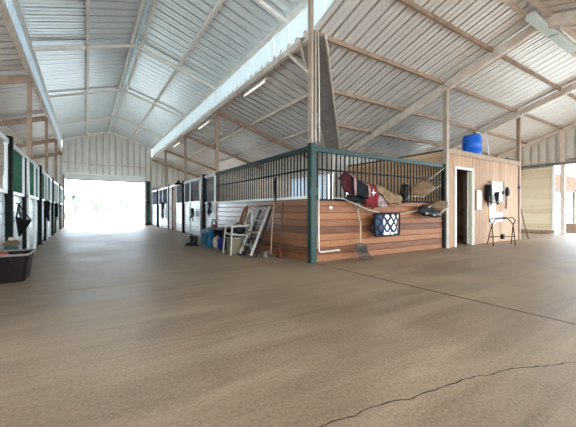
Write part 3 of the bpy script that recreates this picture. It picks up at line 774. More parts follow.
cloth('horse_blanket', 'maroon blanket at the left end of the blanket row', (4.17, 4.47), lambda s: 1.74 + .07 * math.sin(PI * s) - .12 * (1 - s), lambda s: 1.40 - .12 * s, 'maroon', seed=2, fat=.1, folds=1.5)
b2 = thing('horse_blanket', 'charcoal blanket with pink binding, second from left in blanket row', 'blanket', (4.63, YF - .07, 1.2), 'blankets hung on the stall bars')
cloth('blanket_cloth', '', (4.40, 4.86), lin(1.76, 1.56), lin(1.32, 1.22), 'darkcloth', seed=3, fat=.14, folds=1.5, parent=b2)
cloth('binding', '', (4.40, 4.46), lin(1.75, 1.74), lin(1.29, 1.28), 'pink', seed=4, fat=.19, folds=.3, parent=b2)
cloth('binding', '', (4.81, 4.85), lin(1.58, 1.56), lin(1.26, 1.26), 'pink', seed=4, fat=.19, folds=.3, parent=b2)
b3 = thing('horse_blanket', 'red blanket with a white four pointed emblem', 'blanket', (4.97, YF - .07, 1.05), 'blankets hung on the stall bars')
cloth('blanket_cloth', '', (4.84, 5.2), lambda s: 1.60 - .08 * s, lambda s: 1.06 + .04 * math.sin(9 * s), 'redcloth', seed=5, fat=.11, folds=2, parent=b3)
mb = MB(); cx, cz = 5.0, 1.36; P = []
for k in range(8):
    rr_ = .075 if k % 2 == 0 else .022
    P.append((cx + rr_ * math.cos(k * PI / 4), cz + rr_ * math.sin(k * PI / 4)))
mb.prism(P, 1, YF - .235, YF - .225); mb.build('emblem', 'paper', b3)
cloth('saddle_rug', 'tan woven rug at the right end of the blanket row', (5.16, 5.98), lambda s: 1.53 - .16 * s + .03 * math.sin(6 * s), lambda s: max(1.13, 1.40 - .55 * s) - .02 * math.cos(14 * s), 'cloth_tan', seed=6, fat=.1, folds=3)
cloth('plaid_cloth', 'dark maroon and pale patterned cloth under tan rug left end', (5.12, 5.5), lin(1.46, 1.3), lin(1.08, 1.07), mat('maroon pale check', (.50, .40, .36), .95, 0, .2, 16, col2=(.10, .02, .03)), seed=8, fat=.055, folds=3)
for c_ in [o for o in bpy.data.objects if o.name.startswith('plaid')]: pass
fr_ = cloth('cloth_bundle', 'dark cloth bundle below the charcoal blanket', (4.35, 4.85), lin(1.31, 1.27), lin(1.2, 1.13), 'darkcloth', seed=9, fat=.05, folds=3)

strap_bundle('leather_straps', 'black leather straps hung on bars right of the tan rug', 6.17, YF - .04, 1.14, 1.6, .3, 'leather', 11, n_=11)
# tan leather pads slung on cord
def pad(poly, y, t, m, name, parent):
    cx = sum(p[0] for p in poly) / len(poly); cz = sum(p[1] for p in poly) / len(poly)
    n_ = len(poly); mb = MB(); vs = []; rings = [(1, 0), (.93, .5), (.7, .85), (.35, 1)]
    for sg in (-1, 1):
        for f, h in rings:
            vs += [(cx + (p[0] - cx) * f, y + sg * t * h * .5 + (p[1] - cz) * .25, cz + (p[1] - cz) * f) for p in poly]
        vs.append((cx, y + sg * t * .52, cz))
    K = len(rings) * n_ + 1; fs = []
    for s_ in (0, 1):
        for j in range(len(rings) - 1):
            for i in range(n_):
                a = s_ * K + j * n_ + i; b = s_ * K + j * n_ + (i + 1) % n_
                fs.append((a, b, b + n_, a + n_))
        for i in range(n_): fs.append((s_ * K + (len(rings) - 1) * n_ + i, s_ * K + (len(rings) - 1) * n_ + (i + 1) % n_, s_ * K + K - 1))
    mb.add(vs, fs, True); bmesh_o = mb.build(name, m, parent); return bmesh_o
def wallpt(px, py, y):
    k = (px - 288) / 313; d = y / (.8406 - .5417 * k)
    return ((.5417 + .8406 * k) * d, 1 + (210 - py) * d / 313)
def wp3(px, py, y):
    a = wallpt(px, py, y); return V((a[0], y, a[1]))
YP = YF - .14
p1_ = thing('leather_pad', 'tan leaf shaped leather pad slung on cord against the bars', 'pad', (6.9, YP, 1.3))
pad([wallpt(*q, YP) for q in ((411, 191), (413, 186), (419, 182), (426.5, 179.3), (432, 182), (435.5, 187.5), (433, 191), (425, 195.5), (417.5, 197), (412.5, 195))], YP, .12, 'straw', 'pad', p1_)
mb = MB(); mb.tube([wp3(428, 180, YP), wp3(438, 173, YF - .09), wp3(445, 167.5, YF - .06)], .009, 6); mb.build('cord', 'rope', p1_)
mb = MB(); mb.tube([wp3(412, 196, YP - .05), wp3(424, 197, YP - .05), wp3(434, 189, YP - .05), wp3(441, 185, YF - .05)], .007, 6); mb.build('cord', 'rope', p1_)
p2_ = thing('saddle', 'tan and black leather saddle slung low beside the beige post', 'saddle', (7.5, YP, 1.0))
pad([wallpt(*q, YP) for q in ((428.5, 205.5), (433, 203), (439.5, 200.5), (448.5, 201), (448, 204), (445, 209.5), (440.5, 215), (437, 211), (432, 208))], YP, .12, 'straw', 'flap', p2_)
pad([wallpt(*q, YP - .08) for q in ((419.5, 207), (424, 204.5), (430, 206), (434, 208.5), (438, 212), (440, 217), (434, 218), (428, 216.5), (422, 216), (419, 212))], YP - .08, .16, 'leather', 'skirt', p2_)
for q in ((426.5, 213.5), (434, 215)):
    c = wp3(*q, YP - .2); mb = MB(); mb.lathe(c, [(.02, -.03), (.035, -.01), (.035, .01), (.02, .03)], 10); mb.build('concho', 'aluminium', p2_)
mb = MB(); mb.tube([wp3(439, 215, YP - .1), wp3(443, 211, YP - .1), wp3(449, 206.5, YP - .08)], .014, 6); mb.build('binding', 'rope', p2_)
cj = MB(); cj.tube([wp3(438.5, 199.3, YP), wp3(438.5, 197, YP)], .035, 8)
# cord along the front
cord = MB(); cord.tube([wp3(334, 197.5, YF - .06), wp3(344, 199, YF - .08), wp3(356, 204.5, YF - .12), wp3(368, 209.5, YF - .13), wp3(381, 213.3, YF - .13), wp3(396, 214.6, YF - .13), wp3(409, 212.3, YF - .13), wp3(423, 209, YF - .14), wp3(431, 206.5, YF - .3)], .011, 6)
tag(cord.build('cord', 'rope'), 'pale cord sagging across the pine stall front', 'cord')
# diamond pad
dp = thing('saddle_pad', 'black white and blue diamond patterned pad hung on cord', 'pad', (5.45, YF - .19, .45))
mb = MB(); vs = []
nx, nz = 18, 10
x0, x1, z0, z1 = 5.03, 5.80, .46, .93
for sy in (-1, 1):
    for j in range(nz + 1):
        for i in range(nx + 1):
            s, t = i / nx, j / nz
            e = min(1, 4 * min(s, 1 - s, 1.0) + .25) * min(1, 4 * min(t, 1 - t) + .25)
            vs.append((x0 + (x1 - x0) * s + .015 * math.sin(9 * t), YF - .19 + sy * (.05 * e + .018) + (.01 * math.sin(12 * s + 5 * t)), z0 + (z1 - z0) * t - .012 * math.sin(PI * s * 2)))
K = (nx + 1) * (nz + 1); fs = []
idx = lambda f, i, j: f * K + j * (nx + 1) + i
for f in (0, 1):
    fs += [(idx(f, i, j), idx(f, i + 1, j), idx(f, i + 1, j + 1), idx(f, i, j + 1)) for j in range(nz) for i in range(nx)]
for i in range(nx): fs += [(idx(0, i, 0), idx(0, i + 1, 0), idx(1, i + 1, 0), idx(1, i, 0)), (idx(0, i, nz), idx(0, i + 1, nz), idx(1, i + 1, nz), idx(1, i, nz))]
for j in range(nz): fs += [(idx(0, 0, j), idx(0, 0, j + 1), idx(1, 0, j + 1), idx(1, 0, j)), (idx(0, nx, j), idx(0, nx, j + 1), idx(1, nx, j + 1), idx(1, nx, j))]
mb.add(vs, fs, True); mb.build('quilted_body', 'diamond', dp)
def rect_loop(x0, x1, z0, z1, y): return [(x0, y, z0), (x0, y, z1), (x1, y, z1), (x1, y, z0)]
mb = MB(); mb.tube([(x0, YF - .25, z0), (x0 - .01, YF - .25, (z0 + z1) / 2), (x0, YF - .25, z1), ((x0 + x1) / 2, YF - .25, z1 - .01), (x1, YF - .25, z1), (x1 + .01, YF - .25, (z0 + z1) / 2), (x1, YF - .25, z0), ((x0 + x1) / 2, YF - .25, z0)], .02, 8, closed=True); mb.build('edge_binding', 'leather', dp)
for xa, xb in ((5.27, 5.43), (5.5, 5.56)):
    mb = MB(); mb.box(xa, xb, YF - .285, YF - .262, .475, .525); mb.build('girth_tab', 'paper', dp)

# ------------------------------------------------------------------ manure fork
fk = thing('manure_fork', 'wooden handled manure fork leaning against the pine stall front', 'fork', (4.6, 4.42, 0))
g = wp3(357.5, 206, YF - .09); f0 = wp3(360, 245, 4.50); mid = (g + f0) / 2 + V((.03, -.02, 0))
mb = MB(); mb.tube([g + V((0, 0, -.06)), mid, f0, f0 + V((.01, -.01, -.06))], .021, 10); mb.build('handle', 'wood', fk)
mb = MB(); mb.tube([g + V((-.06, 0, .05)), g + V((.06, 0, .05)), g + V((.045, 0, -.03)), g + V((0, 0, -.07)), g + V((-.045, 0, -.03))], .015, 8, closed=True); mb.build('grip', 'grey_metal', fk)
hb = f0 + V((.01, -.01, -.02))
mb = MB(); mb.prism([(hb.x - .15, hb.z + .05), (hb.x - .04, hb.z + .07), (hb.x + .05, hb.z + .06), (hb.x + .10, hb.z + .01), (hb.x + .17, hb.z - .14), (hb.x + .0, hb.z - .16), (hb.x - .12, hb.z - .10)], 1, hb.y - .02, hb.y); mb.build('head', 'dull', fk)
for i in range(9):
    t = i / 8; xa = hb.x - .15 + .29 * t
    mb = MB(); mb.tube([(xa, hb.y - .012, hb.z + .02), (xa + .02, hb.y - .035, hb.z - .12), (xa + .04 + .03 * t, hb.y - .12, .012)], .009, 6); mb.build('tine', 'dull', fk)
# conduit pipe at corner
pp = MB(); pp.tube([(XR + .1, YF - .08, 1.48), (XR + .1, YF - .08, .28), (XR + .115, YF - .08, .22), (XR + .16, YF - .085, .205), (XR + .58, YF - .085, .215), (XR + .62, YF - .085, .2)], .014, 10)
tag(pp.build('water_pipe', 'pipe'), 'cream L shaped pipe beside the green corner post', 'pipe')
pp = MB(); pp.tube([(XR + .12, YF - .08, 2.28), (XR + .1, YF - .09, 3.3), (XR + .08, YF - .09, ZE - .05)], .011, 8)
tag(pp.build('conduit', 'pipe'), 'thin pale conduit running up the corner post to the roof', 'pipe')
st = MB(); st.tube([(XR - .05, 5.98, 1.72), (XR - .07, 5.99, 1.5), (XR - .06, 5.96, 1.3), (XR - .075, 6.0, 1.12)], [.02, .03, .026, .012], 8)
tag(st.build('hanging_strap', 'leather'), 'short black strap hanging on aisle side bars above pole', 'strap')

# ------------------------------------------------------------------ right aisle clutter
# boots
boot = thing('rubber_boot', 'black boot nearer the tote, of the pair on the floor', 'boot', (2.56, 8.78, 0), 'black boots')
mb = MB()
prof = [(-.045, -.045, .0), (.14, -.045, 0)]
mb.tube([(2.58, 8.78, .27), (2.58, 8.78, .2), (2.58, 8.78, .12), (2.575, 8.78, .06)], [.062, .058, .05, .05], 14)
mb.build('shaft', 'rubber', boot)
mb = MB(); mb.tube([(2.62, 8.78, .045), (2.58, 8.78, .05), (2.52, 8.78, .045), (2.45, 8.78, .036), (2.40, 8.78, .028)], [.032, .045, .042, .036, .014], 12); mb.build('foot', 'rubber', boot)
mb = MB(); mb.prism([(2.66, 8.74), (2.66, 8.82), (2.5, 8.83), (2.4, 8.81), (2.385, 8.78), (2.4, 8.75), (2.5, 8.735)], 2, 0, .018); mb.build('sole', 'rubber', boot)
copy_thing(boot, (2.49, 8.96, 0), 'black boot farther from the tote, of the pair on the floor', .25)
# tote
tt = thing('storage_tote', 'ribbed teal blue plastic storage tote on the aisle floor', 'tote', (2.98, 8.42, 0))
X0, X1, Ya, Yb = 2.70, 3.22, 8.10, 8.80
mb = MB()
for (xa, xb, ya, yb, z) in (): pass
cs = []
def rrect(x0, x1, y0, y1, r, rib=0):
    P_ = []
    for cx, cy, a in ((x1 - r, y1 - r, 0), (x0 + r, y1 - r, 90), (x0 + r, y0 + r, 180), (x1 - r, y0 + r, 270)):
        for k in range(4):
            t = math.radians(a + k * 30); P_.append((cx + r * math.cos(t), cy + r * math.sin(t)))
    return P_
def loft(mb, loops, cap=True):
    n_ = len(loops[0][0]); vs = []
    for P_, z in loops: vs += [(x, y, z) for x, y in P_]
    fs = [(j * n_ + i, j * n_ + (i + 1) % n_, (j + 1) * n_ + (i + 1) % n_, (j + 1) * n_ + i) for j in range(len(loops) - 1) for i in range(n_)]
    fs.append(tuple(range(n_))[::-1])
    if cap: fs.append(tuple((len(loops) - 1) * n_ + i for i in range(n_)))
    mb.add(vs, fs); return mb
loft(mb, [(rrect(X0 + .05, X1 - .05, Ya + .05, Yb - .05, .04), 0), (rrect(X0 + .02, X1 - .02, Ya + .02, Yb - .02, .04), .38), (rrect(X0, X1, Ya, Yb, .04), .385), (rrect(X0, X1, Ya, Yb, .04), .40)]); mb.build('body', 'teal', tt)
mb = MB(); loft(mb, [(rrect(X0 - .01, X1 + .01, Ya - .01, Yb + .01, .04), .401), (rrect(X0 - .01, X1 + .01, Ya - .01, Yb + .01, .04), .43), (rrect(X0 + .04, X1 - .04, Ya + .04, Yb - .04, .04), .445), (rrect(X0 + .05, X1 - .05, Ya + .05, Yb - .05, .04), .46)]); mb.build('lid', 'teal', tt)
for k in range(6):
    y = Ya + .1 + k * .1
    mb = MB(); mb.beam((X0 + .045, y, .03), (X0 + .012, y, .36), .03, .02, (1, 0, 0)); mb.build('rib', 'teal', tt)
# black caddy on the tote
kd = thing('tool_caddy', 'small black caddy on top of the teal tote', 'caddy', (2.95, 8.3, .46))
mb = MB(); mb.box(2.82, 3.06, 8.13, 8.5, .461, .53); mb.build('tray', 'black_plastic', kd, bev=.01)
mb = MB(); mb.tube([(2.94, 8.15, .53), (2.94, 8.17, .68), (2.94, 8.25, .74), (2.94, 8.38, .74), (2.94, 8.46, .68), (2.94, 8.48, .53)], .015, 8); mb.build('handle', 'black_plastic', kd)
mb = MB(); mb.box(2.88, 3.0, 8.24, 8.4, .531, .6); mb.build('sponge', 'red', kd, bev=.01)
strap_bundle('halter', 'black halter hung on the whitewashed stall above the tote', XR - .035, 10.3, .72, 1.28, .34, 'leather', 21, axis='y', n_=8)
# black shelf with bag under
sf = thing('storage_shelf', 'low black open shelf next to the teal tote', 'shelf', (3.05, 7.68, 0))
mb = MB(); mb.box(2.80, 3.36, 7.34, 8.04, .50, .54); mb.build('top', 'black_plastic', sf, bev=.006)
mb = MB(); mb.box(2.83, 3.33, 7.36, 7.40, 0, .5); mb.build('side', 'black_plastic', sf)
mb = MB(); mb.box(2.83, 3.33, 7.98, 8.02, 0, .5); mb.build('side', 'black_plastic', sf)
mb = MB(); mb.box(3.31, 3.33, 7.40, 7.98, 0, .5); mb.build('back', 'black_plastic', sf)
def lump(name, c, r, sz, m, label, cat, seed, flat=.8):
    rnd = random.Random(seed); bm = bmesh.new(); bmesh.ops.create_icosphere(bm, subdivisions=3, radius=1)
    ph = [rnd.uniform(0, 6) for _ in range(6)]
    for v in bm.verts:
        n_ = v.co.normalized()
        q = 1 + .10 * math.sin(5 * n_.x + ph[0]) * math.sin(4 * n_.y + ph[1]) + .08 * math.sin(9 * n_.z + ph[2]) * math.sin(7 * n_.x + ph[3])
        e = .75
        co = V((math.copysign(abs(n_.x) ** e, n_.x), math.copysign(abs(n_.y) ** e, n_.y), math.copysign(abs(n_.z) ** e, n_.z))) * q
        co = V((co.x * r[0], co.y * r[1], max(co.z * r[2], -r[2] * .92)))
        v.co = co + V((0, 0, r[2] * .92))
    me = bpy.data.meshes.new(name); bm.to_mesh(me); bm.free()
    for p in me.polygons: p.use_smooth = True
    me.materials.append(M[m]); o = bpy.data.objects.new(name, me); COL.objects.link(o); o.location = c
    return tag(o, label, cat)
lump('cloth_bag', (2.93, 7.58, 0), (.13, .16, .18), 1, 'navy', 'royal blue bag under the low black shelf', 'bag', 3)
lump('canvas_bundle', (2.86, 7.87, 0), (.10, .10, .17), 1, 'beige', 'beige canvas bundle left of the royal blue bag', 'bundle', 5)
# armchair
ch = thing('armchair', 'pale resin armchair with tack piled on its back', 'chair', (2.95, 6.58, 0))
cx, cy = 2.93, 6.70
mb = MB(); vs = []
for j in range(9):
    for i in range(9):
        s, t = i / 8 - .5, j / 8 - .5
        vs.append((cx + .46 * s, cy + .40 * t, .43 + .03 * (s * s + t * t) * 4 - .02 - .03 * s))
mb.add(vs, [(j * 9 + i, j * 9 + i + 1, j * 9 + i + 10, j * 9 + i + 9) for j in range(8) for i in range(8)], True); mb.build('seat', 'resin', ch, solid=.03, fix=False)
for sx, sy in ((-1, -1), (-1, 1), (1, -1), (1, 1)):
    top = .62 if sx < 0 else .46
    mb = MB(); mb.beam((cx + sx * .26, cy + sy * .23, 0), (cx + sx * .21, cy + sy * .19, top), .035, .03, (1, 0, 0)); mb.build('leg', 'resin', ch, bev=.008)
for sy in (-1, 1):
    mb = MB(); mb.tube([(cx - .24, cy + sy * .21, .62), (cx - .1, cy + sy * .22, .645), (cx + .1, cy + sy * .22, .64), (cx + .26, cy + sy * .19, .66)], [.022, .028, .026, .022], 8); mb.build('armrest', 'resin', ch)
mb = MB(); arch = []
for k in range(13):
    t = PI * k / 12
    arch.append((cx + .24 + .10 * math.sin(t), cy + .19 * math.cos(t), .45 + .50 * math.sin(t) ** .6))
mb.tube(arch, .022, 8); mb.build('back_frame', 'resin', ch)
for k in range(5):
    y = cy - .12 + .06 * k; zt = .45 + .50 * (1 - ((y - cy) / .19) ** 2) ** .3
    mb = MB(); mb.beam((cx + .245, y, .43), (cx + .325, y, zt), .03, .012, (1, 0, 0)); mb.build('back_slat', 'resin', ch)
# things on the chair
hg = thing('canvas_pile', 'beige canvas pile draped over the armchair back', 'cloth', (3.2, 6.6, .7))
mb = MB(); mb.tube([(cx + .2, cy + .16, .62), (cx + .21, cy + .14, .85), (cx + .3, cy + .10, 1.0), (cx + .38, cy + .06, .93)], [.05, .07, .06, .05], 10); mb.build('cloth_fold', 'beige', hg)
mb = MB(); mb.tube([(cx + .18, cy - .02, .58), (cx + .19, cy - .0, .82), (cx + .28, cy - .02, 1.02), (cx + .4, cy - .04, .95)], [.04, .06, .065, .05], 10); mb.build('cloth_fold', 'beige', hg)
hp = MB(); hp.tube([(cx + .10 + .12 * math.cos(t) * .3 + .08 * math.sin(t), cy - .12 + .17 * math.cos(t), .86 + .22 * math.sin(t)) for t in [2 * PI * k / 20 for k in range(20)]], .026, 8, closed=True)
tag(hp.build('harness_collar', 'brown_leather'), 'brown leather collar ring hung over the armchair back', 'collar')
lump('dark_bundle', (2.98, 6.72, .445), (.13, .13, .13), 1, 'leather', 'black bundle lying on the pale armchair seat', 'bundle', 9)
cb = thing('cardboard_box', 'tall olive brown box standing under the armchair seat', 'box', (2.8, 6.32, 0))
M['olive'] = mat('olive brown card', (.20, .16, .09), .8, 0, .1, 6)
mb = MB(); mb.box(2.72, 2.96, 6.55, 6.84, 0, .36); mb.build('body', 'olive', cb, bev=.004)
mb = MB(); mb.box(2.715, 2.965, 6.545, 6.845, .361, .372); mb.build('lid', 'beige', cb)
# step ladder
ld = thing('step_ladder', 'folded aluminium step ladder leaning on the pine stall side', 'ladder', (2.84, 6.13, 0))
A0, A1 = V((2.80, 6.33, 0)), V((3.44, 6.60, 1.08)); B0, B1 = V((2.86, 5.90, 0)), V((3.44, 6.10, 1.10))
off = V((.09, -.03, 0))
for a, b in ((A0, A1), (B0, B1)):
    mb = MB(); mb.beam(a, b, .022, .05, (1, 0, 0)); mb.build('side_rail', 'aluminium', ld)
    mb = MB(); mb.beam(a + off + V((.03, 0, 0)), a.lerp(b, .93) + off * .7, .016, .035, (1, 0, 0)); mb.build('rear_rail', 'leather', ld)
    mb = MB(); mb.beam(a + V((0, 0, .001)), a.lerp(b, .04), .03, .085, (1, 0, 0)); mb.build('foot', 'black_plastic', ld)
for t in (.22, .47, .71):
    a, b = A0.lerp(A1, t), B0.lerp(B1, t)
    mb = MB(); mb.beam(a, b, .085, .02, (-.2, 0, 1)); mb.build('step', 'aluminium', ld)
mb = MB(); mb.beam(A1 + V((0.01, .02, 0)), B1 + V((.01, -.02, 0)), .13, .03); mb.build('top_cap', 'dark_wood', ld)
for t in (.34,):
    a, b = A0.lerp(A1, t) + off, B0.lerp(B1, t) + off
    mb = MB(); mb.beam(a, b, .02, .03); mb.build('rear_brace', 'leather', ld)
# long pole with metal hook
pk = thing('garden_hoe', 'long handled hoe with pale blade right of the step ladder', 'hoe', (3.2, 5.88, 0))
h0, h1 = V((3.30, 5.80, .06)), V((3.50, 5.98, 1.25))
mb = MB(); mb.tube([h0, (h0 + h1) / 2 + V((-.01, 0, 0)), h1], .014, 8); mb.build('handle', 'wood', pk)
mb = MB(); mb.prism([(5.74, 0.0), (5.88, .0), (5.86, .1), (5.80, .12), (5.76, .1)], 0, 3.16, 3.175); mb.build('blade', 'aluminium', pk)
mb = MB(); mb.tube([(3.17, 5.81, .09), (3.22, 5.8, .13), h0 + V((0, 0, .01))], .008, 6); mb.build('neck', 'aluminium', pk)
pk = thing('broom', 'broom with dark bristles behind the hoe on stall boards', 'broom', (3.44, 5.6, 0))
mb = MB(); mb.tube([(3.40, 5.60, .16), (3.51, 5.64, 1.15)], .013, 8); mb.build('handle', 'dark_wood', pk)
mb = MB(); mb.prism([(5.50, 0), (5.70, 0), (5.66, .15), (5.61, .19), (5.57, .19), (5.53, .15)], 0, 3.37, 3.42); mb.build('bristles', 'brown_leather', pk)

# lamp on post
lp = thing('dish_lamp', 'dark dish lamp on the right stall row rail', 'lamp', (XR - .1, 13.7, 2.1))
mb = MB(); mb.lathe((XR - .28, 13.7, 2.08), [(.17, 0), (.18, .01), (.1, .09), (.05, .12), (.05, .17), (.02, .18)], 16); mb.build('shade', 'leather', lp)
mb = MB(); mb.tube([(XR - .03, 13.7, 2.2), (XR - .15, 13.7, 2.3), (XR - .28, 13.7, 2.25)], .012, 6); mb.build('bracket', 'grey_metal', lp)

# halters on rows
strap_bundle('halter', 'green halter hanging on sliding door of right stall row', XR - .09, 12.2, .52, 1.08, .5, 'jade', 31, axis='y', n_=8)
strap_bundle('halter', 'black halter on right stall row beyond the brown doorway', XR - .09, 17.6, .45, 1.45, .6, 'leather', 33, axis='y', n_=9)
strap_bundle('halter', 'dark halter on second left stall front past the black post', XL + .05, 12.4, .62, 1.3, .5, 'leather', 35, axis='-', n_=9)
strap_bundle('halter', 'dark halter on third left stall front, far down aisle', XL + .05, 16.2, .55, 1.3, .5, 'leather', 37, axis='-', n_=8)

# hay net on the nearest left stall
hn = thing('hay_net', 'dark diamond shaped hay net on the nearest left stall', 'hay net', (XL + .05, 7.85, .5))
T_ = V((XL + .06, 7.83, 1.12)); Bt = V((XL + .07, 7.83, .50)); Ap = V((XL + .235, 7.93, .80)); Lf = V((XL + .05, 7.68, .86)); Bk = V((XL + .05, 8.15, .82))
ring = [Ap, Bk, Lf]
def ln(a, b, r=.014, sag=.02):
    mb = MB(); m_ = (a + b) / 2 + V((0, 0, -sag)); mb.tube([a, m_, b], r, 6); mb.build('net_cord', 'leather', hn)
for p in ring: ln(T_, p, .012); ln(p, Bt, .014)
ln(Lf, Ap, .02, .03); ln(Ap, Bk, .018, .03)
for k in range(3):
    t = (k + 1) / 4; ln(Lf.lerp(Ap, t), Bt, .008, 0); ln(T_.lerp(Lf, .5 + .1 * k), T_.lerp(Ap, .5 + .1 * k), .007)
mb = MB()
for tri in ((Lf, Ap, Bt), (Ap, Bk, Bt)):
    mb.add([p.lerp(Bt, .05) for p in tri], [(0, 1, 2)])
mb.build('net_bag', 'leather', hn, solid=.012, fix=False)
mb = MB(); mb.tube([(XL + .02, 7.83, 1.13), (XL + .08, 7.83, 1.12), (XL + .09, 7.83, 1.15)], .01, 6); mb.build('hook', 'grey_metal', hn)

# ------------------------------------------------------------------ tub by left edge
tb = thing('feed_tub', 'dark brown plastic feed tub on the floor at left edge', 'tub', (-.9, 5.9, 0))
x0, x1, y0, y1 = -1.10, -.68, 5.64, 6.30
mb = MB()
o_ = .05
mb2 = [(rrect(x0 + .02, x1 - o_, y0 + .04, y1 - .04, .08), 0), (rrect(x0 + .01, x1 - .035, y0 + .03, y1 - .03, .08), .1), (rrect(x0, x1, y0, y1, .08), .37), (rrect(x0 + .012, x1 - .012, y0 + .012, y1 - .012, .075), .37), (rrect(x0 + .03, x1 - .06, y0 + .05, y1 - .05, .07), .04)]
loft(mb, mb2); mb.build('body', 'tub', tb, fix=True)
mb = MB(); q = [V((x, y, .378)) for x, y in rrect(x0 - .006, x1 + .012, y0 - .01, y1 + .006, .085)]
mb.tube(q, .017, 8, closed=True); mb.build('rim', 'tub_rim', tb)
for xx in (-1.0, -.86):
    mb = MB(); mb.beam((xx, y0 + .027, .02), (xx, y0 - .006, .33), .03, .014, (0, 1, 0)); mb.build('rib', 'tub', tb)
lick = MB(); lick.box(-1.07, -.93, 5.75, 5.92, .045, .41)
tag(lick.build('salt_lick', 'red', bev=.02), 'dusty red block standing inside the feed tub', 'block')
fc = thing('feed_canister', 'dark green canister with tan lid behind the feed tub', 'canister', (-1.0, 6.56, 0))
mb = MB(); mb.box(-1.075, -.915, 6.45, 6.63, 0, .44); mb.build('body', 'jade', fc, bev=.012)
mb = MB(); mb.prism([(-1.085, .441), (-.905, .441), (-.905, .48), (-.94, .52), (-1.05, .52), (-1.085, .48)], 1, 6.44, 6.64); mb.build('lid', 'straw', fc)
bs = MB(); bs.box(-1.03, -.955, 6.48, 6.6, .521, .57)
tag(bs.build('grooming_brush', 'beige', bev=.012), 'beige brush lying on lid of the green canister', 'brush')

# ------------------------------------------------------------------ strip lights
def strip(name, c, ax, label, w=.14, L=1.25, m='fixture', group='strip lights'):
    r = thing(name, label, 'light', c, group); c = V(c); ax = V(ax); sd_ = ax.cross(V((0, 0, 1)))
    mb = MB(); mb.beam(c - ax * L / 2, c + ax * L / 2, w * .7, .05); mb.build('housing', 'fixture', r)
    mb = MB(); h = V((0, 0, .055))
    if m == 'tube':
        mb.tube([c - ax * (L / 2 - .05) - h, c + ax * (L / 2 - .05) - h], .02, 8); mb.build('tube', 'tube', r)
        mb = MB(); mb.beam(c - ax * (L / 2 - .03) - h * .6, c - ax * (L / 2 - .05) - h * .6 , .05, .06); mb.build('socket', 'fixture', r)
    else:
        mb.beam(c - ax * L / 2 - h, c + ax * L / 2 - h, w, .055); mb.build('diffuser', 'lens', r, bev=.012)
    return r
for y, t in ((7.45, 'white strip light under right eave nearest the corner post'), (11.7, 'white strip light, second along the right eave'), (15.9, 'white strip light farthest along the right eave')):
    strip('strip_light', (XR + .16, y, ZE - .14), (0, 1, 0), t, .07, 1.3, 'tube')
strip('ridge_light', (7.86, YR - .02, ZR2 - .22), (1, 0, 0), 'glassy strip light at top edge of photo on cross wing ridge', .19, 1.1)
strip('ridge_light', (9.12, YR - .02, ZR2 - .22), (1, 0, 0), 'glassy strip light on cross wing ridge just past the rafter joint', .19, 1.2)

# ------------------------------------------------------------------ outdoors
def foliage(mb, c, r, n_, rnd, leaf=.22):
    for _ in range(n_):
        u = V((rnd.gauss(0, 1), rnd.gauss(0, 1), rnd.gauss(0, 1))).normalized() * rnd.uniform(.35, 1) ** .5
        p = V((c[0] + u.x * r[0], c[1] + u.y * r[1], c[2] + u.z * r[2]))
        a = V((rnd.gauss(0, 1), rnd.gauss(0, 1), rnd.gauss(0, 1))).normalized(); b = a.cross(V((rnd.random(), rnd.random(), .3))).normalized()
        l = leaf * rnd.uniform(.6, 1.4)
        mb.add([p - a * l, p + b * l * .5, p + a * l, p - b * l * .5], [(0, 1, 2, 3)])
trees = [(-1.2, 46, 3.2, 'a', 'slender tree left of centre in the bright far opening'), (-4.4, 52, 4.4, 'b', 'pale tree at the left side of the bright far opening'),
         (1.5, 54, 2.2, 'a', 'low green tree at the centre of far opening'), (4.4, 50, 2.4, 'b', 'pale low tree right of centre in far opening'),
         (8.2, 46, 3.6, 'a', 'taller tree at the right side of far opening'), (11.5, 60, 5, 'b', 'pale distant tree far right beyond the far opening')]
for i, (x, y, h, k, lab) in enumerate(trees):
    rnd = random.Random(100 + i); t = thing('tree', lab, 'tree', (x, y, -.13), 'trees beyond the far opening')
    mb = MB(); mb.tube([(x, y, -.13), (x + .1, y, h * .4), (x, y + .1, h * .75)], [.14, .1, .05], 8); mb.build('trunk', 'bark', t)
    mb = MB()
    for q in range(5): foliage(mb, (x + rnd.uniform(-.9, .9) * h * .28, y + rnd.uniform(-.8, .8), h * rnd.uniform(.5, .9)), (h * .22, h * .22, h * .17), 110, rnd, .2)
    mb.build('foliage', 'leaf_' + k, t, fix=False)
for i, (x, w) in enumerate(((-3.5, 1.0), (-1.6, .8), (.3, 1.1), (2.2, .9), (4.0, .9), (6.2, .9))):
    rnd = random.Random(200 + i); mb = MB(); foliage(mb, (x, 43 + (i % 3), .35), (w, .7, .5), 260, rnd, .13)
    tag(mb.build('shrub', 'leaf_a' if i % 2 else 'leaf_b', fix=False), ('low shrub %s in the row beyond the far opening' % ['leftmost', 'second from left', 'third from left', 'third from right', 'second from right', 'rightmost'][i]), 'shrub', 'shrubs beyond the far opening')
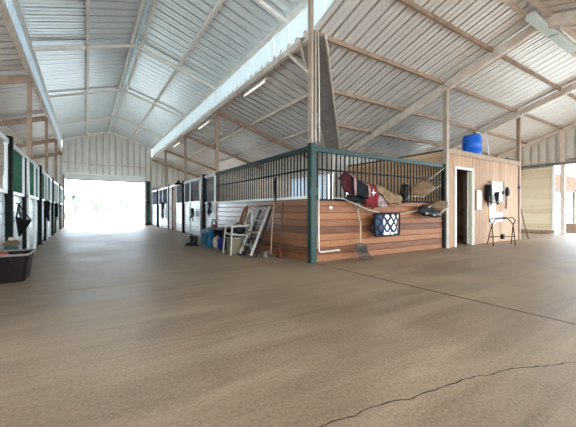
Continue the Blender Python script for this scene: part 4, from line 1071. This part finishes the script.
# open shed on the right
oh = thing('open_shed', 'brown roofed open shed seen through the right hand opening', 'shed', (26, 7.2, -.13))
for x in (24.4, 28.0):
    for y in (5.4, 6.3, 7.4, 9.2):
        mb = MB(); mb.box(x - .06, x + .06, y - .06, y + .06, -.13, 2.2); mb.build('post', 'bark', oh)
mb = MB(); mb.prism([(4.9, 2.2), (9.9, 2.2), (9.9, 2.35), (7.4, 3.3), (4.9, 2.35)], 0, 24.0, 28.4); mb.build('roof', 'brown_roof', oh)
for z in (.5, 1.0):
    mb = MB(); mb.box(24.36, 24.44, 5.4, 9.2, z, z + .08); mb.build('rail', 'bark', oh)
cr_ = MB(); cr_.box(19.6, 20.2, 5.1, 5.6, -.13, .35)
tag(cr_.build('wooden_box', 'dark_wood', bev=.01), 'dark box on the ground outside the right hand opening', 'box')

# ------------------------------------------------------------------ light: bright overcast sky
w = bpy.data.worlds.new('sky'); S.world = w; w.use_nodes = True
N, L = w.node_tree.nodes, w.node_tree.links
bg = N['Background']; tc = N.new('ShaderNodeTexCoord'); sp = N.new('ShaderNodeSeparateXYZ'); L.new(tc.outputs['Generated'], sp.inputs[0])
cr = N.new('ShaderNodeValToRGB'); cr.color_ramp.elements[0].position = .0; cr.color_ramp.elements[0].color = (.74, .87, 1, 1)
cr.color_ramp.elements[1].position = .6; cr.color_ramp.elements[1].color = (.70, .85, 1, 1)
L.new(sp.outputs[2], cr.inputs['Fac']); L.new(cr.outputs['Color'], bg.inputs['Color']); bg.inputs['Strength'].default_value = 4.0

# ------------------------------------------------------------------ camera
cam = bpy.data.cameras.new('camera'); co = bpy.data.objects.new('camera', cam); COL.objects.link(co)
co.location = (0, 0, 1.0); co.rotation_euler = (PI / 2, 0, -math.atan2(.5417, .8406))
cam.sensor_width = 36; cam.lens = 313 / 576 * 36; cam.shift_y = -3.5 / 576; cam.clip_end = 500; cam.clip_start = .05
S.camera = co
S.view_settings.view_transform = 'Standard'; S.view_settings.look = 'None'; S.view_settings.gamma = 1
S.view_settings.use_curve_mapping = False; S.view_settings.exposure = 1.45
S.cycles.diffuse_bounces = 8; S.cycles.max_bounces = 12; S.cycles.use_denoising = True
S.cycles.sample_clamp_indirect = 8
